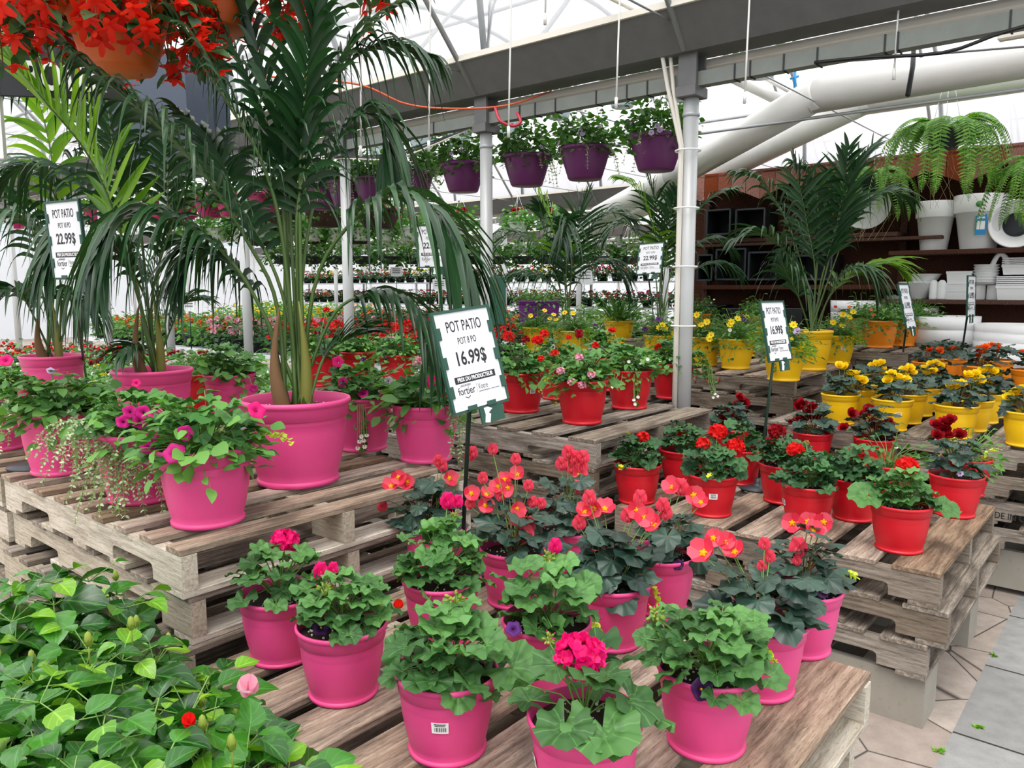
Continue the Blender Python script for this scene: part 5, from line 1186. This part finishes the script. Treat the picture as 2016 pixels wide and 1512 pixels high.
palm('palm left of the thick post, behind the 22.99$ sign', 1300, 642, ZYT, .13, .22, M_YEL, [
    ([(1300, 520, 0), (1280, 430, 0), (1250, 370, 0), (1215, 350, 0)], 1, .9, .6), ([(1310, 520, 0), (1320, 430, 0), (1330, 370, 0)], 0, .9, .4), ([(1320, 540, 0), (1350, 450, 0), (1400, 390, 0), (1450, 370, 0)], 0, .9, .6),
    ([(1315, 560, 0), (1350, 500, 0), (1400, 470, 0), (1440, 490, 0)], 0, .8, .8), ([(1320, 580, 0), (1370, 530, 0), (1420, 520, 0), (1450, 540, 0)], 0, .8, .8), ([(1290, 540, 0), (1260, 470, 0), (1225, 440, 0), (1195, 460, 0)], 0, .9, .9),
    ([(1300, 500, .1), (1290, 400, .1), (1270, 340, .1)], 0, .9, .4), ([(1305, 520, .1), (1340, 400, .1), (1360, 350, .1)], 1, .8, .4)], Lm=.42, w=.014, n=20, seed=7, trunk=False)
palm('palm right of the middle post with upright bright fronds', 1112, 648, ZYT-.05, .13, .22, M_YEL, [
    ([(1110, 540, 0), (1090, 450, 0), (1050, 370, 0), (1030, 350, 0)], 1, 1.0, .3), ([(1125, 540, 0), (1140, 440, 0), (1160, 380, 0)], 0, 1.0, .3), ([(1125, 550, 0), (1160, 460, 0), (1200, 420, 0), (1240, 430, 0)], 0, 1.0, .7),
    ([(1100, 560, 0), (1060, 490, 0), (1010, 460, 0), (970, 500, 0)], 0, 1.0, .8), ([(1100, 580, 0), (1050, 540, 0), (1000, 540, 0)], 0, .8, .9), ([(1130, 570, 0), (1170, 520, 0), (1210, 520, 0), (1230, 560, 0)], 0, .9, .9),
    ([(1115, 520, -.1), (1110, 450, -.1), (1120, 430, -.2), (1110, 480, -.3)], 0, 1.0, .9), ([(1100, 550, .1), (1070, 450, .1), (1060, 400, .1)], 0, .9, .5), ([(1115, 560, .1), (1090, 500, .2), (1080, 470, .2)], 0, .9, 1.0)], Lm=.44, w=.015, n=20, seed=9, trunk=False)

# ---------------------------------------------------------------- ferns
FPIN = leaf_blade(2, .17, .2)
def fern(C, n, L, label, seed):
    rng = np.random.default_rng(seed); e = root('hanging_fern', C, label, 'hanging plant')
    obj('basket', lathe([(.0001, -.12), (.09, -.12), (.13, .02), (.135, .03), (.12, .03), (.0001, .01)], 28), M_BLK2, e)
    for q in range(3): obj('hanger', tube([(0, 0, .55), (.12*cos(q*2.1), .12*sin(q*2.1), .03)], .002, 4), M_WIRE, e)
    for i in range(n):
        a = i*2.39996+rng.uniform(-.2, .2); up = rng.uniform(.1, .75); Lr = L*rng.uniform(.7, 1.1); h = np.array([cos(a), sin(a), 0])
        P = [h*.04, h*Lr*.38+ZZ*Lr*.38*up, h*Lr*.75+ZZ*Lr*(.28*up-.12), h*Lr*.95+ZZ*Lr*(-.45-.3*(1-up)), h*Lr*.97-ZZ*Lr*(.75+.3*(1-up))][:5 if up < .45 else 4]
        c = bez(P, 22); cc = np.array(c); ts = [tube(c, .0016, 4, 1, False)]
        for k in range(3, 44):
            q = k/2; j = min(int(q), 21); p = c[j]*(1-(q-j))+c[j+1]*(q-j); tan = nrm(cc[min(j+1, 22)]-cc[max(j-1, 0)]); side = nrm(np.cross(tan, ZZ)); ww = Lr*.115*sin(pi*min(.97, .12+q/26))
            for s_ in (1, -1): d = nrm(side*s_+tan*.25-ZZ*.15); ts.append(FPIN.x(frame(d, np.cross(side, tan)), p, ww*1.15, 0))
        obj('frond', ts, [L_FERN, L_STEM], e)
    o = obj('dead_stems', [tube([(U(-.1, .1), U(-.1, .1), -.05), (U(-.2, .2), U(-.2, .2), -.3), (U(-.25, .25), U(-.25, .25), -.55)], .0012, 4) for _ in range(10)], M_ROOT, e); o['label'] = 'dry hanging stems'
    return e
fern(at(1862, 262, 6.0), 46, .50, 'big bright green hanging fern above the tall white planters', 1)
fern(at(2060, 340, 5.6), 34, .46, 'hanging fern cut by the right edge of the picture', 2)
fern(at(1722, 352, 7.0), 30, .42, 'hanging fern in front of the round white dish', 3)

# ---------------------------------------------------------------- hanging baskets
def basket_parts(kind, R, H, mat, seed):
    """list of (name, mesh, [(sub name, mesh)])"""
    rng = np.random.default_rng(seed); out = []
    prof = [(.0001, 0), (R*.60, 0), (R*.64, .008), (R*.80, H*.45), (R*.93, H*.84), (R*.94, H*.86), (R, H*.87), (R*1.02, H), (R*.96, H), (R*.9, H*.85), (.0001, H*.84)]
    out.append(('pot', mesh('pot', lathe(prof, 36), mat)))
    hk = [tube([(R*cos(a), R*sin(a), H*.95), (0, 0, H+R*2.6)], .0022, 4) for a in (.3, 2.4, 4.5)]+[tube(bez([(0, 0, H+R*2.6), (0, 0, H+R*2.85), (.012, 0, H+R*2.95), (.02, 0, H+R*2.85)], 6), .003, 5)]
    out.append(('hanger', mesh('hanger', hk, M_WIRE)))
    if kind == 'purple':
        ts = dome_leaves(rng, 620, R*1.05, R*1.0, H*1.0, .048, ROUND+OV, 0, -.02, 1, 1.0, .6, petioles=False, nj=.9)
        for i in range(9):
            a = rng.uniform(0, 6.28); p = np.array([cos(a), sin(a), 0])*R*1.0+[0, 0, H*.95]; ts += [t.x(None, None, 1, 1) for t in creeper(rng, p, p*[1.3, 1.3, 1]+[0, 0, -rng.uniform(.04, .2)], 10, .016, .03, OV)]
        out.append(('foliage', mesh('foliage', ts, [L_MARI, L_SILV])))
        fl_ = []
        for i in range(7):
            d = scatter_dir(rng, -.1, .8); out.append(('flower', mesh('flower', aim(head_petunia(rng, .018, 10), nrm(d+[0, 0, .2]), d*[R*1.15, R*1.15, R*.9]+[0, 0, H]), [P_LIL, P_PUR])))
    elif kind in ('magenta', 'white', 'ball', 'wicker', 'pale'):
        ts = dome_leaves(rng, 300 if kind != 'pale' else 150, R*1.1, R*(1.3 if kind == 'ball' else .95), H*.92, .075, OVL, 0, -.4 if kind != 'pale' else 0, 1, .8, .6, petioles=False, nj=.9)
        out.append(('foliage', mesh('foliage', ts, [L_MARI if kind != 'white' else L_PET])))
        if kind in ('magenta', 'wicker'):
            fl_ = []
            for i in range(9):
                d = scatter_dir(rng, -.1, .9); fl_ += aim(head_petunia(rng, .028, 8), nrm(d+[0, 0, .2]), d*[R*1.1, R*1.1, R*.85]+[0, 0, H])
            out.append(('flowers', mesh('flowers', fl_, [P_PINK if kind == 'wicker' else P_LPK, P_MAG])))
        if kind == 'white':
            fl_ = []
            for i in range(4): d = scatter_dir(rng, .5, 1); fl_ += [t.x(None, d*[R*.8, R*.8, R*.9]+[0, 0, H+.05]) for t in head_umbel(rng, .035, 8, .6)]
            out.append(('flowers', mesh('flowers', fl_, [P_DRED])))
    return out
class Proto:
    def __init__(s, name, parts): s.name = name; s.parts = parts; s.first = None
    def place(s, loc, label, catg, group, rz=0.0, sc=1.0, skip=()):
        if s.first is None:
            r = root(s.name, loc, label, catg, group, rz); r.scale = (sc, sc, sc); s.kids = [(put(n, m, r), []) for n, m in s.parts]; s.first = r; return r
        return copy_thing(s.first, s.kids, loc, label, group, rz, sc)
PB = [Proto('hanging_basket', basket_parts('purple', .178, .215, M_PUR, 20+k)) for k in range(3)]
for i, (x, y) in enumerate([(1293, 268), (1152, 290), (1037, 306), (912, 322), (812, 340), (735, 350), (682, 358), (640, 366), (590, 371)]):
    c = onu(x, y, 4.46); PB[i % 3].place(c-[0, 0, .215], 'purple hanging basket with silvery green foliage, %s' % ['nearest, just left of the thick post', 'second from the thick post', 'third from the thick post', 'fourth, partly behind the middle post', 'fifth, left of the middle post', 'sixth, above drooping palm leaves', 'seventh, behind palm leaves', 'eighth, right of the tall palm stems', 'ninth, against the tall palm stems'][i], 'hanging basket', 'purple hanging baskets under the first gutter', U(0, 6))
PM = [Proto('hanging_basket', basket_parts('magenta', .17, .20, M_MAG, 30+k)) for k in range(2)]
for i, x in enumerate((521, 455, 412, 362, 316, 262, 190, 110, 30)):
    c = onu(x, 384+.085*(521-x), 4.46+.0); PM[i % 2].place(c-[0, 0, .19], 'magenta hanging basket with pink flowers, %s' % ('nearest of its row' if i == 0 else 'in the row behind the palm leaves'), 'hanging basket', 'magenta hanging baskets' if i else 'magenta hanging basket nearest', U(0, 6))
PW = [Proto('hanging_basket', basket_parts('pale', .15, .20, M_OFFW, 40+k)) for k in range(2)]
for i, (x, y) in enumerate([(1500, 100), (1335, 148), (1226, 165), (1100, 190), (1003, 228), (905, 248), (830, 265), (748, 285), (1345, 112)]):
    c = onu(x, y, 6.0); PW[i % 2].place(c-[0, 0, .2], 'pale blue-white hanging pot high behind the gutter tube', 'hanging pot', 'pale hanging pots in the upper row', U(0, 6))
PWI = Proto('wicker_basket', basket_parts('wicker', .25, .2, M_WICK, 50)); PWR = None
for i, (x, y) in enumerate([(480, 418), (548, 415), (640, 412), (745, 412), (520, 452), (620, 450), (700, 448)]):
    c = onu(x, y, 5.6 if i < 5 else 6.3); PWI.place(c-[0, 0, .2], 'dark woven wicker hanging basket behind the palm stems', 'hanging basket', 'wicker hanging baskets', U(0, 6), 1.0 if i < 5 else .85)
PWH = [Proto('hanging_pot', basket_parts('white', .13, .15, M_WHT, 60+k)) for k in range(2)]
for i, x in enumerate(list(range(380, 880, 47))+[907, 1020, 1078]):
    c = at(x, 450 if x < 900 else 438, 9.6); PWH[i % 2].place(c-[0, 0, .15], 'white hanging pot of bright green leaves in the far row', 'hanging pot', 'white hanging pots in the far row', U(0, 6))
PBA = [Proto('hanging_plant', basket_parts('ball', .16, .10, M_BLK2, 70+k)) for k in range(2)]
for i, x in enumerate(range(560, 1290, 52)):
    c = at(x, 505, 10.2); PBA[i % 2].place(c-[0, 0, .1], 'round leafy green hanging plant in the far middle row', 'hanging plant', 'round green hanging plants', U(0, 6))

for uu, zz in ((5.6, 1), (6.3, 2), (4.46, 0), (6.0, 0)):
    z_ = float(onu(1037, 306, 4.46)[2])+.178*2.6 if uu < 5 else float(onu(1226, 165, 6.0)[2])+.15*2.6
    if zz: z_ = float(onu(640, 412, 5.6)[2])+.65 if zz == 1 else float(onu(620, 450, 6.3)[2])-.2+.85*.85
    struct(obj('trim_%d' % tn, tube([W3(uu, V0+6, z_+.012), W3(uu, V1-6, z_+.012)], .012, 6), M_GALV)); tn += 1
# ---------------------------------------------------------------- orange baskets with drooping begonias, top left
def hangbeg(C, R, H, label, nst, seed, reach=.30):
    rng = np.random.default_rng(seed); e = root('hanging_basket', C, label, 'hanging basket')
    obj('pot', lathe([(.0001, 0), (R*.64, 0), (R*.68, .01), (R*.86, H*.5), (R*.93, H*.76), (R*.96, H*.77), (R, H*.8), (R*1.01, H), (R*.95, H), (R*.9, H*.8), (.0001, H*.8)], 40), M_TERRA, e)
    obj('hanger', [tube([(R*cos(a), R*sin(a), H), (0, 0, H+.55)], .003, 5) for a in (.3, 2.4, 4.5)], M_WIRE, e)
    lv = []; fw = []; stt = []
    for i in range(nst):
        a = i*2.39996+rng.uniform(-.3, .3); h = np.array([cos(a), sin(a), 0]); L = rng.uniform(.12, reach); P = [h*R*.7+[0, 0, H], h*(R+.06)+[0, 0, H+.05], h*(R+.10+L*.2)+[0, 0, H-L*.5], h*(R+.09+L*.25)+[0, 0, H-L]]
        c = bez(P, 10); stt.append(tube(c, .0025, 5, 1, False))
        for k in range(2, 11):
            p = c[k]
            if rng.uniform() < .55: lv.append(leaf_ov(k % 6, .24, 4, .05, .3, 0, 2).x(frame(nrm(rng.normal(0, 1, 3)*[1, 1, .4]+[0, 0, -.5]+h*.5), ZZ+rng.normal(0, .3, 3)), p, rng.uniform(.06, .10), 0))
            if rng.uniform() < .75:
                q = p+rng.normal(0, .02, 3)+h*.015; dn = nrm(h*.5+[0, 0, -.8]+rng.normal(0, .3, 3)); F = frame(nrm(np.cross(dn, [.3, .6, .1])), dn)
                for j in range(5): an = j*1.2566; fw.append(petal_t(.24, -.25, 3).x(frame(nrm(F@np.array([cos(an), sin(an), .75])), dn), q, rng.uniform(.036, .05), 0))
    obj('foliage', lv+stt, [L_GERD, L_STEMB], e); obj('flowers', fw, P_HBEG, e); return e
hangbeg(at(238, 140, 2.55), .16, .21, 'orange hanging basket with drooping scarlet begonias, upper left', 36, 1, .17)
hangbeg(at(50, 15, 2.35), .155, .21, 'orange hanging basket overflowing with scarlet flowers in the top left corner', 52, 2, .34)
hangbeg(at(430, 62, 2.8), .155, .21, 'orange hanging basket behind the top of the tall palm', 32, 3, .15)
hangbeg(at(600, -20, 3.0), .155, .21, 'orange hanging basket just above the top edge, red flowers dangling', 34, 4, .30)
# black shop board with white capitals
C = at(116, 150, 3.3); e = root('shop_board', C, 'black hanging board with white capital letters behind the left palms', 'sign', None, radians(8))
obj('panel', [box(-.235, -.01, -.09, .26, .01, .14, bev=.003)], M_BLK, e, False); obj('edge_bar', [box(-.26, -.015, -.35, -.235, .015, .16, bev=.003)], M_WHT, e, False)
o = put('lettering', text_mesh('ROTER', .165, M_PAPER, .62, bold=.003, ext=.001), e); o.rotation_euler = (pi/2, 0, 0); o.location = (.03, -.012, -.01)
# dark blue-grey unit hanging behind the palms
C = at(330, 240, 4.4); e = root('heater_unit', C, 'dark blue-grey box unit hanging behind the palm fronds', 'heater', None, radians(-12))
pr = [(-.26, .30), (.26, .30), (.26, -.10), (.24, -.19), (.17, -.25), (.05, -.28), (-.1, -.27), (-.26, -.22)]
v = [(a, -.2, z) for a, z in pr]+[(a, .22, z) for a, z in pr]; k = len(pr)
obj('casing', T(v, [tuple(range(k-1, -1, -1)), tuple(range(k, 2*k))]+[(i, (i+1) % k, (i+1) % k+k, i+k) for i in range(k)]), M_NAVY, e, False)
obj('hanging_rod', [tube([(-.2, 0, .29), (-.2, 0, .9)], .006, 6), tube([(.2, 0, .29), (.2, 0, .9)], .006, 6)], M_GALV, e)

# ---------------------------------------------------------------- hibiscus shrubs, lower left
def shrub(C, R, zt, n, label, seed, L=.084, buds=4):
    rng = np.random.default_rng(seed); e = root('hibiscus_shrub', (C[0], C[1], 0), label, 'shrub'); H = zt
    obj('pot', lathe([(.0001, 0), (.11, 0), (.14, .24), (.15, .25), (.135, .25), (.0001, .2)], 30), M_BLK, e)
    ts = []; yg = []; st = []; tips = []
    nb = 15
    for i in range(nb):
        a = i*2.39996; q = sqrt((i+.5)/nb); tip = np.array([R*q*cos(a), R*q*sin(a), H*(1-.20*q*q)+rng.uniform(-.06, .0)]); mid = tip*[.5, .5, .55]
        c = bez([(0, 0, .2), mid, tip], 16); st.append(tube(c[:15], list(np.linspace(.005, .0015, 15)), 6, 1)); tips.append(tip)
        m = n//nb
        for k in range(m):
            t = .40+.60*((k+.5)/m)**.7; p = c[int(t*16)]; an = k*2.39996+i; h = np.array([cos(an), sin(an), 0]); d = nrm(h+ZZ*rng.uniform(-.2, .5)); s = L*rng.uniform(.6, 1.25)*(1 if t < .93 else .6)
            off = h*rng.uniform(.01, .075)+[0, 0, rng.uniform(-.01, .03)]
            tpt = HIB[int(rng.integers(6))].x(frame(d, nrm(ZZ+h*.5+rng.normal(0, .35, 3))), p+off, s, 0); (yg if (t > .965 and rng.uniform() < .6) else ts).append(tpt); st.append(tube([p-[0, 0, .01], p+off], .0012, 4, 1, False))
    obj('foliage', ts+st, [L_HIB, L_STEM], e)
    if yg: o = obj('young_leaves', yg, [L_HIBY], e); o['label'] = 'yellow-green young leaves'
    for i in range(buds):
        p = tips[int(rng.integers(nb))]+rng.normal(0, .02, 3)+[0, 0, .015]; obj('bud', [BALL.x(np.diag([.6, .6, 1.35]), p, .022), tube([p-[0, 0, .05], p], .0016, 5)]+[OV[j % 4].x(frame(nrm([cos(j*1.3), sin(j*1.3), 1.2]), [cos(j*1.3), sin(j*1.3), 0]), p-[0, 0, .014], .018) for j in range(5)], [P_BUD], e)
    return e, tips
SH = [(60, 1060, 1.75, .26, .92, 'glossy green hibiscus shrub at the left edge beside the pallet stack'), (190, 1130, 1.45, .22, .90, 'glossy hibiscus shrub against the lower pallets of the pink stack'), (20, 1300, 1.2, .24, .93, 'hibiscus shrub in the lower left corner, left edge'),
      (235, 1330, 1.15, .23, .95, 'hibiscus shrub with a yellow bud in the lower left foreground'), (430, 1440, 1.15, .20, .86, 'hibiscus shrub overlapping the corner of the low front stack'), (150, 1480, .95, .19, .96, 'nearest hibiscus shrub at the bottom left'), (330, 1290, 1.45, .18, .80, 'tall twiggy hibiscus shrub next to the pallet stringers')]
for i, (x, y, d, R, zt, lb) in enumerate(SH): c = at(x, y, d); e, tp = shrub(c, R, zt, 640, lb, 80+i, buds=4)
# faded and red hibiscus blooms
def bloom(x, y, d, r, mat, label):
    p = at(x, y, d); o = obj('hibiscus_bloom', aim([petal_t(.5, .4, 4).x(frame(nrm([cos(a), sin(a), .9]), ZZ), None, r) for a in (0, 1.25, 2.5, 3.77, 5.0)]+[tube([(0, 0, 0), (0, 0, r*1.1)], r*.05, 5)], nrm([.2, -.5, .8]), p-p), mat, None, True, p); tag(o, label, 'flower')
bloom(488, 1362, 1.15, .028, P_LPK, 'withered pinkish hibiscus bloom on the shrub at the stack corner'); bloom(372, 1425, 1.12, .018, P_RED, 'small red hibiscus flower low among the leaves'); bloom(783, 1196, 1.95, .022, P_HBEG, 'fallen orange-red petal lying on the front pallet boards')

# ---------------------------------------------------------------- display benches with bedding plants
def bench(u0, v0, u1, v1, z, label):
    e = root('display_bench', W3(u0, v0, 0), label, 'bench', None, RZ)
    obj('bench_top', [box(0, 0, z-.04, u1-u0, v1-v0, z, bev=.004)], M_TABLE, e, False)
    for i, (a, b) in enumerate([(a, b) for a in (.05, u1-u0-.1) for b in np.linspace(.1, v1-v0-.15, max(2, int((v1-v0)/2)))]): obj('leg', box(a, b, 0, a+.05, b+.05, z-.04), M_GALV, e, False)
    return e
def bedding(col, seed, R=.15, kind='p', dark=False, hgt=.16, nf=7):
    rng = np.random.default_rng(seed); ts = dome_leaves(rng, 120, R*1.1, hgt, .11, .07, OVL+GERL[:1], 0, -.3, 1, .7, .6, petioles=False); fw = []
    for i in range(nf):
        d = scatter_dir(rng, .15, 1); p = d*[R, R, hgt*1.15]+[0, 0, .12]
        if kind == 'g': fw += [t.x(None, p+[0, 0, .03]) for t in head_umbel(rng, .032, 6, .6)]
        elif kind == 'p': fw += aim(head_petunia(rng, .030, 8), nrm(d+[0, 0, .3]), p)
        else: fw += [BALL.x(None, p+rng.normal(0, .012, 3), .024) for _ in range(4)]
    return [('pot', mesh('pot', lathe([(.0001, 0), (R*.5, 0), (R*.66, .12), (R*.7, .12), (R*.7, .13), (.0001, .12)], 18), M_BLK)), ('foliage', mesh('foliage', ts, [L_GERD if dark else L_PET])), ('flowers', mesh('flowers', fw, list(FL[col])))]
BD = {}
def bed(col, kind, dark=False):
    k = (col, kind, dark)
    if k not in BD: BD[k] = [Proto('bedding_plant', bedding(col, len(BD)*7+j, kind=kind, dark=dark)) for j in range(2)]
    return BD[k][int(RG.integers(2))]
def fill(u0, v0, u1, v1, z, sp, choose, where, prob=1.0):
    n = 0
    for u in np.arange(u0+sp/2, u1, sp):
        for v in np.arange(v0+sp/2, v1, sp):
            p = W3(u+U(-.03, .03), v+U(-.03, .03), z); c = p-CO; d = c@CF; xx = 1008+FPX*c[0]/d
            if xx < -60 or xx > 2080 or U(0, 1) > prob: continue
            ch = choose(xx, d, v)
            if ch is None: continue
            col, kind, dark, nm = ch; bed(col, kind, dark).place(p, 'small %s in a black pot on %s' % (nm, where), 'bedding plant', '%s on %s' % (nm+'s', where), U(0, 6), U(.9, 1.1)*sp/.34); n += 1
    return n
bench(1.1, 4.55, 3.7, 9.4, .62, 'low white bench of yellow and cream flowers behind the palm pots')
def c1(x, d, v):
    if v < 6.4: return ('yel', 'b', False, 'yellow flowering plant') if x < 170 else (('wht', 'b', False, 'cream flowering plant') if x < 330 else ('wht', 'p', False, 'white flowering plant'))
    if v < 7.6: return ('wht', 'b', False, 'cream flowering plant') if x < 200 else ('dred', 'b', True, 'dark red flowering plant')
    return ('red', 'b', True, 'red flowering plant')
fill(1.1, 4.55, 3.7, 9.4, .62, .36, c1, 'the low bench behind the palms')
bench(4.6, 4.5, 6.1, 12.0, .80, 'long white bench of red and orange plants beyond the first gutter')
def c2(x, d, v): return ('red', 'g', True, 'scarlet geranium') if v < 7.4 else (('lpk', 'g', True, 'pale pink geranium') if v < 8.6 else ('ora', 'b', False, 'orange flowering plant'))
fill(4.6, 4.5, 6.1, 12.0, .80, .37, c2, 'the long bench past the first gutter')
bench(7.0, 4.4, 8.6, 13.0, .88, 'third bench of orange begonias and white petunias')
def c3(x, d, v): return ('wht', 'b', False, 'white petunia plant') if v < 5.6 else (('ora', 'p', True, 'orange begonia plant') if v < 9.5 else ('yel', 'b', False, 'golden flowering plant'))
fill(7.0, 4.4, 8.6, 13.0, .88, .40, c3, 'the third bench')
bench(6.3, 4.5, 6.9, 6.6, .72, 'small bench with two violet pots behind the right palm')
for i, (x, lb) in enumerate(((1045, 'left'), (1077, 'right'))):
    C = at(x, 608, 8.2); planter('potted_plant', '%s one of two violet pots behind the white petunias' % lb, 'potted plant', x, 592, C[2]-.1, .13, .2, M_PUR2, 'bush', [], n=70)
# tiered racks far behind with rows of red and yellow plants
def rack(u0, v0, v1, zs, label):
    e = root('flower_rack', W3(u0, v0, 0), label, 'rack', None, RZ)
    for z in zs: obj('shelf', box(0, 0, z-.025, .34, v1-v0, z), M_GALV, e, False)
    for b in np.linspace(0, v1-v0-.05, max(2, int((v1-v0)/1.6))): obj('upright', [box(0, b, 0, .035, b+.035, max(zs)), box(.31, b, 0, .345, b+.035, max(zs))], M_GALV, e, False)
rack(10.7, 3.5, 15.5, (1.2, 1.62), 'long galvanised rack of red and yellow plants far behind')
SM = {}
def small(col):
    if col not in SM: SM[col] = Proto('rack_plant', [(n, m) for n, m in bedding(col, 300+len(SM), R=.15, kind='b', dark=True, hgt=.13, nf=12)])
    return SM[col]
for z, cols in ((1.2, ('ora', 'red', 'pink')), (1.62, ('red', 'pink', 'yel', 'red'))):
    for i, v in enumerate(np.arange(3.7, 15.3, .29)):
        col = cols[int(v*1.3) % len(cols)] if z > 1.5 else cols[int(v*.9) % len(cols)]
        small(col).place(W3(10.87, v, z), 'little %s flowering plant on the far rack, %s shelf' % (CNAME[col], 'upper' if z > 1.5 else 'lower'), 'bedding plant', '%s plants on the %s rack shelf' % (CNAME[col], 'upper' if z > 1.5 else 'lower'), U(0, 6))
# back of a green sign board and small white tags
C = at(980, 592, 5.2); e = root('green_sign_board', C, 'back of a dark green sign board right of the middle post', 'sign', None, radians(-20))
obj('board', [box(-.055, -.006, -.16, .055, .006, .16, bev=.003)], M_GREEN, e, False); obj('pole', [tube([(0, .012, .0), (0, .012, -C[2]+.75)], .007, 8)], M_POLE, e)
for x, y, d, w, h in ((322, 580, 7.0, .07, .13), (372, 600, 7.2, .06, .06), (938, 578, 9, .05, .09), (1150, 545, 10, .12, .10), (865, 560, 9, .08, .06), (780, 535, 10, .07, .06), (720, 520, 11, .08, .09)):
    C = at(x, y, d); e = root('plant_tag', C, 'small white information card on a stake among the rear benches', 'card', 'white cards among the rear benches', U(-.3, .3))
    obj('card', [box(-w, -.003, -h, w, .003, h)], M_CARD, e, False); obj('print_lines', [box(-w*.7, -.005, h*k-.006, w*.7, -.003, h*k+.006) for k in (.6, .2, -.2)], M_GREYINK, e, False); obj('stake', [tube([(0, .006, -h*.5), (0, .006, -h-.35)], .005, 6)], M_POLE, e)
# slate coloured foot plate of another sign, on the pink stack
pt = onz(68, 918, ZB); tag(obj('metal_disc', lathe([(.0001, 0), (.09, 0), (.09, .006), (.02, .014), (.0001, .014)], 28), M_BLK2, None, True, pt), 'dark round foot plate on the boards left of the pink planters', 'foot plate')
